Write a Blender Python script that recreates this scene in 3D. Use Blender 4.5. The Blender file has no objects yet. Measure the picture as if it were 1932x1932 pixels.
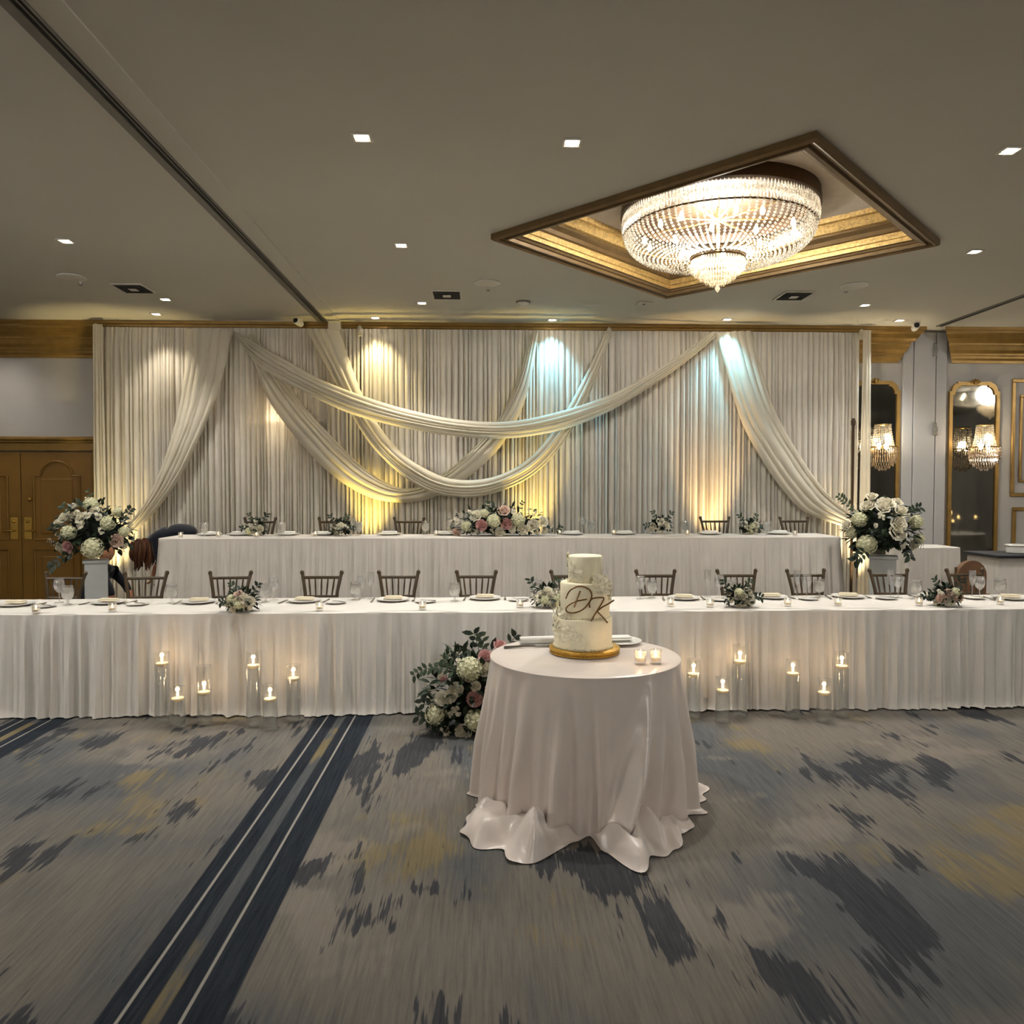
import bpy, bmesh, math, random
from math import sin, cos, pi, radians, sqrt, atan2, exp
from mathutils import Vector, Matrix, Euler

SC = bpy.context.scene
COL = SC.collection
rnd = random.Random(7)

# ---------------------------------------------------------------- camera
CAM_H = 1.67
FOC = 1440.0
cam_d = bpy.data.cameras.new('camera')
cam_d.sensor_fit = 'HORIZONTAL'
cam_d.sensor_width = 36.0
cam_d.lens = FOC / 1932.0 * 36.0
cam_d.clip_end = 100
cam = bpy.data.objects.new('camera', cam_d)
cam.location = (0, 0, CAM_H)
cam.rotation_euler = (radians(90 - 1.75), 0, radians(-2.03))
COL.objects.link(cam)
SC.camera = cam

# ---------------------------------------------------------------- world, exposure
w = bpy.data.worlds.new('world'); SC.world = w; w.use_nodes = True
w.node_tree.nodes['Background'].inputs[0].default_value = (0.9, 0.85, 0.75, 1)
w.node_tree.nodes['Background'].inputs[1].default_value = 0.0
SC.view_settings.view_transform = 'Standard'
SC.view_settings.look = 'None'
SC.view_settings.gamma = 1.0
SC.view_settings.use_curve_mapping = False
SC.view_settings.exposure = 0.97
SC.cycles.use_denoising = True
SC.cycles.max_bounces = 6
SC.cycles.diffuse_bounces = 3
SC.cycles.glossy_bounces = 2
SC.cycles.transmission_bounces = 4
SC.cycles.transparent_max_bounces = 24
SC.cycles.caustics_reflective = False
SC.cycles.caustics_refractive = False
SC.cycles.sample_clamp_indirect = 4.0
SC.cycles.sample_clamp_direct = 0.0
SC.cycles.use_adaptive_sampling = True
SC.cycles.adaptive_threshold = 0.14
SC.cycles.adaptive_min_samples = 12

# light levels (watts)
W_DOWN = 84.0          # recessed downlights
W_WASH = 62.0          # wall-wash downlights by the drape
W_CHAND = 190.0        # each crystal chandelier
W_UP = 85.0             # floor uplights behind the head table
W_CANDLE = 0.42

ZC = 3.83              # ceiling height
YW = 10.30             # back wall
R_CAM = Euler(cam.rotation_euler).to_matrix()

def ray(px, py):
    return R_CAM @ Vector(((px - 966) / FOC, -(py - 966) / FOC, -1.0))
def onY(px, py, Y):
    d = ray(px, py); return Vector((0, 0, CAM_H)) + d * (Y / d.y)
def onZ(px, py, Z):
    d = ray(px, py); return Vector((0, 0, CAM_H)) + d * ((Z - CAM_H) / d.z)

# ---------------------------------------------------------------- materials
def lin(h):
    h = h.lstrip('#')
    out = []
    for i in (0, 2, 4):
        c = int(h[i:i + 2], 16) / 255.0
        out.append(c / 12.92 if c <= 0.04045 else ((c + 0.055) / 1.055) ** 2.4)
    return (*out, 1.0)

def mat(name, hexc, rough=0.6, metal=0.0, var=0.06, vscale=12.0, bump=0.0, bscale=60.0, spec=0.4, sheen=0.0, transl=0.0, stretch=None):
    m = bpy.data.materials.new(name); m.use_nodes = True
    nt = m.node_tree; N = nt.nodes; L = nt.links
    b = N['Principled BSDF']
    b.inputs['Roughness'].default_value = rough
    b.inputs['Metallic'].default_value = metal
    b.inputs['Specular IOR Level'].default_value = spec
    if sheen:
        b.inputs['Sheen Weight'].default_value = sheen
        b.inputs['Sheen Roughness'].default_value = 0.4
    c = lin(hexc)
    tc = N.new('ShaderNodeTexCoord'); src = tc.outputs['Object']
    if stretch:
        mp = N.new('ShaderNodeMapping'); mp.inputs['Scale'].default_value = stretch
        L.new(src, mp.inputs['Vector']); src = mp.outputs['Vector']
    nz = N.new('ShaderNodeTexNoise'); nz.inputs['Scale'].default_value = vscale; nz.inputs['Detail'].default_value = 3
    L.new(src, nz.inputs['Vector'])
    rp = N.new('ShaderNodeValToRGB')
    lo = [max(0, x * (1 - var)) for x in c[:3]]; hi = [min(1, x * (1 + var)) for x in c[:3]]
    rp.color_ramp.elements[0].position = 0.3; rp.color_ramp.elements[0].color = (*lo, 1)
    rp.color_ramp.elements[1].position = 0.7; rp.color_ramp.elements[1].color = (*hi, 1)
    L.new(nz.outputs['Fac'], rp.inputs['Fac']); L.new(rp.outputs['Color'], b.inputs['Base Color'])
    if bump:
        n2 = N.new('ShaderNodeTexNoise'); n2.inputs['Scale'].default_value = bscale; n2.inputs['Detail'].default_value = 2
        L.new(src, n2.inputs['Vector'])
        bp = N.new('ShaderNodeBump'); bp.inputs['Strength'].default_value = bump; bp.inputs['Distance'].default_value = 0.01
        L.new(n2.outputs['Fac'], bp.inputs['Height']); L.new(bp.outputs['Normal'], b.inputs['Normal'])
    if transl:
        t = N.new('ShaderNodeBsdfTranslucent'); L.new(rp.outputs['Color'], t.inputs['Color'])
        mx = N.new('ShaderNodeMixShader'); mx.inputs[0].default_value = transl
        L.new(b.outputs[0], mx.inputs[1]); L.new(t.outputs[0], mx.inputs[2])
        L.new(mx.outputs[0], N['Material Output'].inputs['Surface'])
    return m

def emit(name, hexc, strength):
    m = bpy.data.materials.new(name); m.use_nodes = True
    nt = m.node_tree; nt.nodes.remove(nt.nodes['Principled BSDF'])
    e = nt.nodes.new('ShaderNodeEmission'); e.inputs[0].default_value = lin(hexc); e.inputs[1].default_value = strength
    nt.links.new(e.outputs[0], nt.nodes['Material Output'].inputs['Surface'])
    m.cycles.emission_sampling = 'NONE'               # the lamp objects carry the light
    return m

def thin_glass(name, hexc='#ffffff', haze=0.08, gloss=0.12, hazecol='#ffffff', edge=.22):
    """clear thin-walled glass: transparent body, fresnel gloss, a little milky haze"""
    m = bpy.data.materials.new(name); m.use_nodes = True
    nt = m.node_tree; N = nt.nodes; L = nt.links; N.remove(N['Principled BSDF'])
    tr = N.new('ShaderNodeBsdfTransparent'); tr.inputs[0].default_value = lin(hexc)
    gl = N.new('ShaderNodeBsdfGlossy'); gl.inputs['Roughness'].default_value = 0.06
    df = N.new('ShaderNodeBsdfTranslucent'); df.inputs[0].default_value = lin(hazecol)
    lw = N.new('ShaderNodeLayerWeight'); lw.inputs[0].default_value = 0.35
    mm = N.new('ShaderNodeMath'); mm.operation = 'MULTIPLY_ADD'; mm.inputs[1].default_value = edge; mm.inputs[2].default_value = gloss * 0.4
    L.new(lw.outputs['Facing'], mm.inputs[0])
    m1 = N.new('ShaderNodeMixShader'); m1.inputs[0].default_value = haze
    L.new(tr.outputs[0], m1.inputs[1]); L.new(df.outputs[0], m1.inputs[2])
    m2 = N.new('ShaderNodeMixShader'); L.new(mm.outputs[0], m2.inputs[0])
    L.new(m1.outputs[0], m2.inputs[1]); L.new(gl.outputs[0], m2.inputs[2])
    L.new(m2.outputs[0], N['Material Output'].inputs['Surface'])
    return m

def crystal_mat(name, hexc):
    m = bpy.data.materials.new(name); m.use_nodes = True
    nt = m.node_tree; N = nt.nodes; L = nt.links; N.remove(N['Principled BSDF'])
    tl = N.new('ShaderNodeBsdfTranslucent')
    oi = N.new('ShaderNodeTexCoord'); nz = N.new('ShaderNodeTexNoise'); nz.inputs['Scale'].default_value = 90
    L.new(oi.outputs['Object'], nz.inputs['Vector'])
    rp = N.new('ShaderNodeValToRGB'); c = lin(hexc)
    rp.color_ramp.elements[0].position = .35; rp.color_ramp.elements[0].color = (c[0] * .22, c[1] * .18, c[2] * .13, 1)
    rp.color_ramp.elements[1].position = .66; rp.color_ramp.elements[1].color = (c[0] * .72, c[1] * .72, c[2] * .72, 1)
    L.new(nz.outputs['Fac'], rp.inputs['Fac']); L.new(rp.outputs['Color'], tl.inputs[0])
    gl = N.new('ShaderNodeBsdfGlossy'); gl.inputs['Roughness'].default_value = 0.12
    tr = N.new('ShaderNodeBsdfTransparent')
    m1 = N.new('ShaderNodeMixShader'); m1.inputs[0].default_value = 0.3
    L.new(tl.outputs[0], m1.inputs[1]); L.new(gl.outputs[0], m1.inputs[2])
    m2 = N.new('ShaderNodeMixShader'); m2.inputs[0].default_value = 0.25
    L.new(m1.outputs[0], m2.inputs[1]); L.new(tr.outputs[0], m2.inputs[2])
    L.new(m2.outputs[0], N['Material Output'].inputs['Surface'])
    return m

def carpet_mat():
    m = bpy.data.materials.new('carpet'); m.use_nodes = True
    nt = m.node_tree; N = nt.nodes; L = nt.links
    b = N['Principled BSDF']; b.inputs['Roughness'].default_value = 0.95; b.inputs['Specular IOR Level'].default_value = 0.1
    tc = N.new('ShaderNodeTexCoord'); sp = N.new('ShaderNodeSeparateXYZ'); L.new(tc.outputs['Object'], sp.inputs[0])
    def mapping(sx, sy, ox=0, oy=0, rot=0):
        mp = N.new('ShaderNodeMapping'); mp.inputs['Scale'].default_value = (sx, sy, 1)
        mp.inputs['Location'].default_value = (ox, oy, 0); mp.inputs['Rotation'].default_value = (0, 0, rot)
        L.new(tc.outputs['Object'], mp.inputs['Vector']); return mp.outputs['Vector']
    def noise(vec, scale, detail=2, rough=.5):
        n = N.new('ShaderNodeTexNoise'); n.inputs['Scale'].default_value = scale; n.inputs['Detail'].default_value = detail
        n.inputs['Roughness'].default_value = rough
        L.new(vec, n.inputs['Vector']); return n.outputs['Fac']
    def math_(op, a, bb, c=None):
        n = N.new('ShaderNodeMath'); n.operation = op
        for i, v in enumerate((a, bb, c)):
            if v is None: continue
            if hasattr(v, 'is_linked'): L.new(v, n.inputs[i])
            else: n.inputs[i].default_value = v
        return n.outputs[0]
    def ramp(f, stops):
        r = N.new('ShaderNodeValToRGB'); e = r.color_ramp.elements
        while len(e) < len(stops): e.new(0.5)
        for i, (p, c) in enumerate(stops): e[i].position = p; e[i].color = c
        L.new(f, r.inputs['Fac']); return r.outputs['Color']
    def mix(f, a, bb):
        n = N.new('ShaderNodeMix'); n.data_type = 'RGBA'
        if hasattr(f, 'is_linked'): L.new(f, n.inputs[0])
        else: n.inputs[0].default_value = f
        for s, v in ((6, a), (7, bb)):
            if hasattr(v, 'is_linked'): L.new(v, n.inputs[s])
            else: n.inputs[s].default_value = v
        return n.outputs[2]
    BW = ((0, 0, 0, 1), (1, 1, 1, 1))
    streak = noise(mapping(75, 3.2), 1.0, 4, .7)          # fine ribs along the pile
    fray = noise(mapping(42, 2.6, 3, 1), 1.0, 3, .6)       # comb-like frayed edges
    big = noise(mapping(1.5, .62, 4.2, 2.6, radians(-14)), 1.7, 3, .55)
    big2 = noise(mapping(1.1, .8, 11.0, 7.5, radians(25)), 1.0, 2, .5)
    big3 = noise(mapping(1.0, .8, 23.4, 3.1, radians(-15)), 1.1, 3, .5)
    big4 = noise(mapping(.9, 1.1, 41.4, 13.1, radians(20)), 1.3, 3, .55)
    def patch(n, th, wdt, fr=.22):
        s = math_('MULTIPLY_ADD', math_('SUBTRACT', fray, .5), fr, n)
        return ramp(s, ((th, BW[0]), (th + wdt, BW[1])))
    base = ramp(streak, ((.25, lin('#5d5a53')), (.5, lin('#716b63')), (.75, lin('#7c756c'))))
    slate = ramp(streak, ((.25, lin('#494b4d')), (.75, lin('#646565'))))
    colr = mix(patch(big2, .46, .16, .2), base, slate)
    gold = ramp(streak, ((.25, lin('#6d624c')), (.75, lin('#877958'))))
    colr = mix(math_('MULTIPLY', patch(big3, .585, .05, .25), .85), colr, gold)
    light = ramp(streak, ((.25, lin('#777067')), (.75, lin('#8a8278'))))
    colr = mix(math_('MULTIPLY', patch(big4, .60, .06, .25), .7), colr, light)
    dark = ramp(streak, ((.25, lin('#2b2d31')), (.75, lin('#45474b'))))
    colr = mix(math_('MULTIPLY', patch(big, .572, .02, .32), .92), colr, dark)
    # two dark striped borders running into the room (world X bands)
    X = sp.outputs['X']
    def band(x0, x1, soft=.004):
        a = N.new('ShaderNodeMapRange'); a.inputs[1].default_value = x0 - soft; a.inputs[2].default_value = x0 + soft
        L.new(X, a.inputs[0])
        c = N.new('ShaderNodeMapRange'); c.inputs[1].default_value = x1 + soft; c.inputs[2].default_value = x1 - soft
        L.new(X, c.inputs[0])
        return math_('MULTIPLY', a.outputs[0], c.outputs[0])
    navy = ramp(streak, ((.3, lin('#1b1f26')), (.75, lin('#33383f'))))
    for xr in (-0.82, -3.00):
        colr = mix(band(xr - .405, xr), colr, navy)
        colr = mix(math_('MULTIPLY', band(xr - .255, xr - .20), .8), colr, mix(patch(big3, .5, .05), slate, gold))
        for xl in (-.135, -.335):
            colr = mix(math_('MULTIPLY', band(xr + xl - .006, xr + xl + .006, .002), .75), colr, lin('#a8a298'))
    L.new(colr, b.inputs['Base Color'])
    bp = N.new('ShaderNodeBump'); bp.inputs['Strength'].default_value = 0.5; bp.inputs['Distance'].default_value = 0.006
    L.new(noise(mapping(140, 60), 1.0, 2), bp.inputs['Height']); L.new(bp.outputs['Normal'], b.inputs['Normal'])
    return m

M = dict(
    carpet=carpet_mat(),
    ceiling=mat('ceiling_paint', '#c0bbae', .85, bump=.06, bscale=180, var=.03, vscale=.6),
    tray=mat('tray_plaster', '#c9beb0', .85, bump=.25, bscale=70, var=.05),
    wall=mat('wall_covering', '#b4aea6', .8, bump=.15, bscale=220, var=.03, vscale=3),
    panel=mat('partition_panel', '#b0adaa', .75, bump=.1, bscale=240, var=.03, vscale=3),
    gold=mat('gold_paint', '#8c6d36', .36, .45, var=.12, vscale=9, bump=.05, bscale=30),
    goldband=mat('ribbed_gold_leaf', '#b5955a', .42, .45, var=.3, vscale=40, bump=.5, bscale=90),
    bronze=mat('bronze_paint', '#6b5433', .42, .4, var=.12, vscale=14),
    darkbronze=mat('dark_bronze', '#3d2c1b', .5, .4, var=.15, vscale=30),
    doorp=mat('ochre_door_paint', '#7f5b20', .45, .15, var=.06, vscale=5),
    brass=mat('brass', '#d2ab55', .22, .95, var=.08),
    drape=mat('ivory_voile', '#dcd4c6', .75, var=.04, vscale=4, transl=.22, sheen=.15, bump=.05, bscale=300),
    swag=mat('cream_chiffon', '#d6cdb9', .7, var=.04, vscale=4, transl=.25, sheen=.2),
    linen=mat('white_linen', '#dcd6cd', .8, var=.03, vscale=6, bump=.08, bscale=320, transl=.06),
    linen2=mat('ivory_linen', '#d2cac0', .8, var=.03, vscale=6, bump=.08, bscale=320, transl=.06),
    satin=mat('blush_satin', '#dccfc5', .28, var=.03, vscale=5, spec=.5, sheen=.35),
    white=mat('white_paint', '#d8d5cf', .55, var=.03),
    pedestal=mat('white_laminate', '#c3c5c2', .5, var=.04),
    cream=mat('cream_paint', '#c9c2b4', .6, var=.04),
    grey=mat('grey_metal', '#77736b', .5, .4, var=.06),
    dgrey=mat('dark_slot', '#1c1a17', .8, var=.1),
    black=mat('black_plastic', '#15151a', .45, var=.1),
    blackcloth=mat('black_cloth', '#14151c', .85, var=.15, sheen=.2),
    navy=mat('navy_knit', '#12141f', .85, var=.12, vscale=40, sheen=.3),
    wood=mat('fruitwood', '#45351f', .42, var=.25, vscale=18, stretch=(1, 1, .2), spec=.45),
    oak=mat('golden_wood', '#8a6a3a', .45, var=.2, vscale=18, stretch=(1, 1, .2)),
    brownvinyl=mat('brown_upholstery', '#6a4a30', .6, var=.12),
    cushion=mat('ivory_cushion', '#cfc8bb', .85, var=.04),
    china=mat('white_china', '#e2dfd8', .18, var=.02, spec=.6),
    napkin=mat('champagne_napkin', '#d5c9ad', .85, var=.05),
    napkinw=mat('white_napkin', '#e2dfd9', .85, var=.04),
    steel=mat('polished_steel', '#9a968f', .22, .95, var=.06),
    icing=mat('ivory_buttercream', '#faf0d0', .55, var=.04, vscale=20, bump=.1, bscale=50, spec=.4),
    ruffle=mat('ivory_wafer_ruffle', '#f6eed2', .5, var=.06),
    goldfoil=mat('gold_foil', '#c49a42', .38, .7, var=.2, vscale=60, bump=.4, bscale=120),
    bronzewire=mat('bronze_acrylic', '#7a5a35', .35, .6, var=.15),
    rosew=mat('ivory_rose_petals', '#e9e2cd', .6, var=.05, transl=.2),
    hydw=mat('cream_hydrangea_petals', '#dfdcb9', .65, var=.1, vscale=40, transl=.2),
    rosep=mat('pink_rose_petals', '#d0a09a', .6, var=.1, transl=.2),
    roseb=mat('blush_rose_petals', '#e3c7b6', .6, var=.07, transl=.2),
    leaf=mat('dark_green_leaves', '#1f2c1a', .45, var=.35, vscale=14),
    leaf2=mat('grey_green_leaves', '#3a4832', .55, var=.25, vscale=14),
    darkcore=mat('dark_floral_foam', '#161c14', .9, var=.2),  # near-black green for the filler core of the bouquets
    stem=mat('woody_stem', '#4a3a2c', .7, var=.2),
    wax=mat('candle_wax', '#efe3c4', .45, var=.03, transl=.35),
    wick=mat('charred_wick', '#1a1512', .9),
    skin=mat('skin', '#b07a5a', .5, var=.06, vscale=25),
    hair=mat('auburn_hair', '#5a3520', .45, var=.4, vscale=30, stretch=(4, 4, .6)),
    flame=emit('candle_flame', '#ffd48a', 9.0),
    lamp=emit('lamp_white', '#fff4e2', 14.0),
    bulb=emit('chandelier_bulb', '#fff0d2', 40.0),
    uplamp=emit('uplight_lens', '#ffcf60', 6.0),
    glass=thin_glass('clear_glass', '#ffffff', .11, .2, '#ffffff', .6),
    vaseglass=thin_glass('vase_glass', '#feffff', .015, .2),
    water=thin_glass('vase_water', '#fefefe', .02, .02, '#e8ece6'),
    icewater=thin_glass('ice_water', '#f4f4f0', .75, .2, '#f2efe8'),
    crystal=crystal_mat('cut_crystal', '#fff6e4'),
    amber=crystal_mat('warm_crystal', '#ffe8c2'),
)
mm = bpy.data.materials.new('antique_mirror'); mm.use_nodes = True
_b = mm.node_tree.nodes['Principled BSDF']; _b.inputs['Metallic'].default_value = 1; _b.inputs['Roughness'].default_value = .04
_n = mm.node_tree.nodes.new('ShaderNodeTexNoise'); _n.inputs['Scale'].default_value = 2.2; _n.inputs['Detail'].default_value = 4
_r = mm.node_tree.nodes.new('ShaderNodeValToRGB')
_r.color_ramp.elements[0].color = lin('#4f504c'); _r.color_ramp.elements[1].color = lin('#8c8a82')
mm.node_tree.links.new(_n.outputs['Fac'], _r.inputs['Fac']); mm.node_tree.links.new(_r.outputs['Color'], _b.inputs['Base Color'])
M['mirror'] = mm

# ---------------------------------------------------------------- mesh helpers
class MB:
    def __init__(s): s.v = []; s.f = []
    def add(s, vs, fs):
        o = len(s.v); s.v += [tuple(p) for p in vs]; s.f += [tuple(i + o for i in f) for f in fs]; return s
    def box(s, x0, x1, y0, y1, z0, z1, mtx=None):
        vs = [Vector((x, y, z)) for x in (x0, x1) for y in (y0, y1) for z in (z0, z1)]
        if mtx: vs = [mtx @ v for v in vs]
        return s.add(vs, [(0, 1, 3, 2), (4, 6, 7, 5), (0, 4, 5, 1), (2, 3, 7, 6), (0, 2, 6, 4), (1, 5, 7, 3)])
    def bev(s, x0, x1, y0, y1, z0, z1, b, mtx=None):
        """box with chamfered vertical and top edges"""
        o = [(x0 + b, y0), (x1 - b, y0), (x1, y0 + b), (x1, y1 - b), (x1 - b, y1), (x0 + b, y1), (x0, y1 - b), (x0, y0 + b)]
        cx, cy = (x0 + x1) / 2, (y0 + y1) / 2
        kx = 1 - 2 * b / max(1e-6, (x1 - x0)); ky = 1 - 2 * b / max(1e-6, (y1 - y0))
        rings = []
        for z, k in ((z0, 0), (z0 + b, 1), (z1 - b, 1), (z1, 0)):
            rings.append([Vector((cx + (x - cx) * (1 if k else kx), cy + (y - cy) * (1 if k else ky), z)) for x, y in o])
        vs = [p for r in rings for p in r]
        if mtx: vs = [mtx @ p for p in vs]
        fs = [tuple(range(7, -1, -1)), tuple(range(24, 32))]
        for j in range(3):
            for i in range(8):
                fs.append((j * 8 + i, j * 8 + (i + 1) % 8, (j + 1) * 8 + (i + 1) % 8, (j + 1) * 8 + i))
        return s.add(vs, fs)
    def tube(s, pts, r, n=8, cap=True):
        pts = [Vector(p) for p in pts]
        rs = r if isinstance(r, (list, tuple)) else [r] * len(pts)
        vs = []; up = None
        for i, p in enumerate(pts):
            d = (pts[min(i + 1, len(pts) - 1)] - pts[max(i - 1, 0)]).normalized()
            if up is None:
                up = Vector((0, 0, 1)) if abs(d.z) < .9 else Vector((1, 0, 0))
            a = d.cross(up).normalized(); bb = a.cross(d).normalized(); up = bb
            for k in range(n):
                t = 2 * pi * k / n
                vs.append(p + (a * cos(t) + bb * sin(t)) * rs[i])
        fs = []
        for i in range(len(pts) - 1):
            for k in range(n):
                fs.append((i * n + k, i * n + (k + 1) % n, (i + 1) * n + (k + 1) % n, (i + 1) * n + k))
        if cap:
            fs.append(tuple(range(n - 1, -1, -1))); fs.append(tuple((len(pts) - 1) * n + k for k in range(n)))
        return s.add(vs, fs)
    def lathe(s, prof, n=20, c=(0, 0, 0), sx=1.0, sy=1.0):
        vs = []
        for r, z in prof:
            for k in range(n):
                t = 2 * pi * k / n
                vs.append((c[0] + r * cos(t) * sx, c[1] + r * sin(t) * sy, c[2] + z))
        fs = []
        for i in range(len(prof) - 1):
            for k in range(n):
                fs.append((i * n + k, i * n + (k + 1) % n, (i + 1) * n + (k + 1) % n, (i + 1) * n + k))
        if prof[0][0] > 1e-5: fs.append(tuple(range(n - 1, -1, -1)))
        if prof[-1][0] > 1e-5: fs.append(tuple((len(prof) - 1) * n + k for k in range(n)))
        return s.add(vs, fs)
    def openlathe(s, prof, n=20, c=(0, 0, 0)):
        vs = [(c[0] + r * cos(2 * pi * k / n), c[1] + r * sin(2 * pi * k / n), c[2] + z) for r, z in prof for k in range(n)]
        fs = [(i * n + k, i * n + (k + 1) % n, (i + 1) * n + (k + 1) % n, (i + 1) * n + k) for i in range(len(prof) - 1) for k in range(n)]
        return s.add(vs, fs)
    def ball(s, c, r, n=8, m=5, sz=1.0):
        prof = [(r * sin(pi * i / m), -r * sz * cos(pi * i / m)) for i in range(m + 1)]
        prof[0] = (r * .02, -r * sz); prof[-1] = (r * .02, r * sz)
        return s.lathe(prof, n, c)
    def octa(s, c, r, h):
        x, y, z = c
        return s.add([(x + r, y, z), (x, y + r, z), (x - r, y, z), (x, y - r, z), (x, y, z + h), (x, y, z - h)],
                     [(0, 1, 4), (1, 2, 4), (2, 3, 4), (3, 0, 4), (1, 0, 5), (2, 1, 5), (3, 2, 5), (0, 3, 5)])
    def grid(s, fn, nu, nv, closed=False):
        vs = [fn(i / (nu - (0 if closed else 1)), j / (nv - 1)) for j in range(nv) for i in range(nu)]
        fs = []
        for j in range(nv - 1):
            for i in range(nu if closed else nu - 1):
                k = (i + 1) % nu
                fs.append((j * nu + i, j * nu + k, (j + 1) * nu + k, (j + 1) * nu + i))
        return s.add(vs, fs)
    def prism(s, poly, axis, a0, a1):
        """extrude a 2-D polygon along axis x, y or z"""
        def mk(u, v, t): return {'x': (t, u, v), 'y': (u, t, v), 'z': (u, v, t)}[axis]
        n = len(poly)
        vs = [mk(u, v, a0) for u, v in poly] + [mk(u, v, a1) for u, v in poly]
        fs = [tuple(range(n - 1, -1, -1)), tuple(range(n, 2 * n))] + [(i, (i + 1) % n, n + (i + 1) % n, n + i) for i in range(n)]
        return s.add(vs, fs)
    def mesh(s, name, material, smooth=True, weld=False):
        me = bpy.data.meshes.new(name); me.from_pydata(s.v, [], s.f); me.update()
        bm = bmesh.new(); bm.from_mesh(me)
        if weld: bmesh.ops.remove_doubles(bm, verts=bm.verts, dist=1e-5)
        bmesh.ops.recalc_face_normals(bm, faces=bm.faces)
        for f in bm.faces: f.smooth = smooth
        bm.to_mesh(me); bm.free()
        if smooth:
            try: me.set_sharp_from_angle(angle=radians(42))
            except Exception: pass
        me.materials.append(M[material] if isinstance(material, str) else material)
        return me

def O(name, me, parent=None, loc=(0, 0, 0), rot=(0, 0, 0), scale=(1, 1, 1)):
    o = bpy.data.objects.new(name, me)
    COL.objects.link(o)
    o.parent = parent; o.location = loc; o.rotation_euler = rot
    o.scale = (scale,) * 3 if isinstance(scale, (int, float)) else scale
    return o
def tag(o, label, cat, group=None):
    o['label'] = label; o['category'] = cat
    if group: o['group'] = group
    return o
def T(name, label, cat, loc=(0, 0, 0), rz=0.0, group=None, scale=1.0):
    e = O(name, None, None, loc, (0, 0, rz), scale); e.empty_display_size = .1
    return tag(e, label, cat, group)
def S(name, me, label=None, parent=None):
    o = O(name, me, parent)
    if parent is None:
        o['kind'] = 'structure'
        o['label'] = label or name
    return o
ORD = ['first', 'second', 'third', 'fourth', 'fifth', 'sixth', 'seventh', 'eighth', 'ninth', 'tenth', 'eleventh', 'twelfth', 'thirteenth', 'fourteenth', 'fifteenth']
def light(name, kind, loc, power, color, rot=(0, 0, 0), size=.05, angle=None, blend=.6, parent=None):
    d = bpy.data.lights.new(name, kind); d.energy = power; d.color = color
    d.shadow_soft_size = size
    if kind == 'SPOT': d.spot_size = angle; d.spot_blend = blend
    o = bpy.data.objects.new(name, d); COL.objects.link(o); o.location = loc; o.rotation_euler = rot
    o.parent = parent
    return o
def spline(pts, n):
    """Catmull-Rom through points (tuples of any length), n samples"""
    P = [Vector(p) for p in pts]; P = [P[0] * 2 - P[1]] + P + [P[-1] * 2 - P[-2]]
    out = []; m = len(P) - 3
    for i in range(n):
        t = i / (n - 1) * m; k = min(int(t), m - 1); t -= k
        a, b, c, d = P[k:k + 4]
        out.append(0.5 * (2 * b + (c - a) * t + (2 * a - 5 * b + 4 * c - d) * t * t + (3 * b - a - 3 * c + d) * t ** 3))
    return out

# ================================================================ THE ROOM
XL, XR, YF = -10.0, 14.0, -8.0
S('floor', MB().add([(XL, YF, 0), (XR, YF, 0), (XR, YW, 0), (XL, YW, 0)], [(0, 1, 2, 3)]).mesh('floor', 'carpet', False), 'grey taupe hotel carpet with navy and gold brush patches and striped bands')
TC = Vector((2.0, 6.55, 0)); TD = 1.92       # tray centre and half diagonal
tl, tb, tr_, tf = (TC.x - TD, TC.y), (TC.x, TC.y + TD), (TC.x + TD, TC.y), (TC.x, TC.y - TD)
cv = [(XL, YF), (XR, YF), (XR, YW), (XL, YW), tl, tb, tr_, tf]
S('ceiling', MB().add([(x, y, ZC) for x, y in cv],
    [(0, 3, 4), (3, 2, 5), (2, 1, 6), (1, 0, 7), (4, 3, 5), (5, 2, 6), (6, 1, 7), (7, 0, 4)]).mesh('ceiling', 'ceiling', False), 'taupe painted ballroom ceiling')
wb = S('wall_back', MB().box(XL, XR, YW, YW + .1, 0, ZC).mesh('wall_back', 'wall', False), 'pale grey wall behind the drapery')
S('wall_left', MB().box(XL - .1, XL, YF, YW, 0, ZC).mesh('wall_left', 'wall', False), 'pale grey side wall')
S('wall_right', MB().box(XR, XR + .1, YF, YW, 0, ZC).mesh('wall_right', 'wall', False), 'pale grey far side wall')
S('wall_front', MB().box(XL, XR, YF - .1, YF, 0, ZC).mesh('wall_front', 'wall', False), 'pale grey wall behind the camera')

# crown moulding pieces with mitred returns
CROWN = [(0, 3.385), (.03, 3.385), (.035, 3.42), (.06, 3.445), (.06, 3.475), (.075, 3.485), (.075, 3.51), (.11, 3.55), (.125, 3.605), (.135, 3.615), (.135, 3.64),
         (.165, 3.655), (.2, 3.69), (.225, 3.74), (.25, 3.755), (.25, 3.785), (.27, 3.79), (.27, ZC), (0, ZC)]
def crown(name, x0, x1, m0, m1, label):
    n = len(CROWN)
    vs = [(x0 - m0 * o, YW - o, z) for o, z in CROWN] + [(x1 + m1 * o, YW - o, z) for o, z in CROWN]
    fs = [tuple(range(n)), tuple(range(2 * n - 1, n - 1, -1))] + [(i, (i + 1) % n, n + (i + 1) % n, n + i) for i in range(n)]
    return S(name, MB().add(vs, fs).mesh(name, 'gold', False), label)
crown('trim_1', XL, onY(1690, 670, YW).x, 0, 1, 'stepped gold crown moulding along the top of the wall behind the drapery')
crown('trim_2', onY(1797, 670, YW).x, XR, 1, 0, 'gold crown moulding above the mirror and wall panels')

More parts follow.
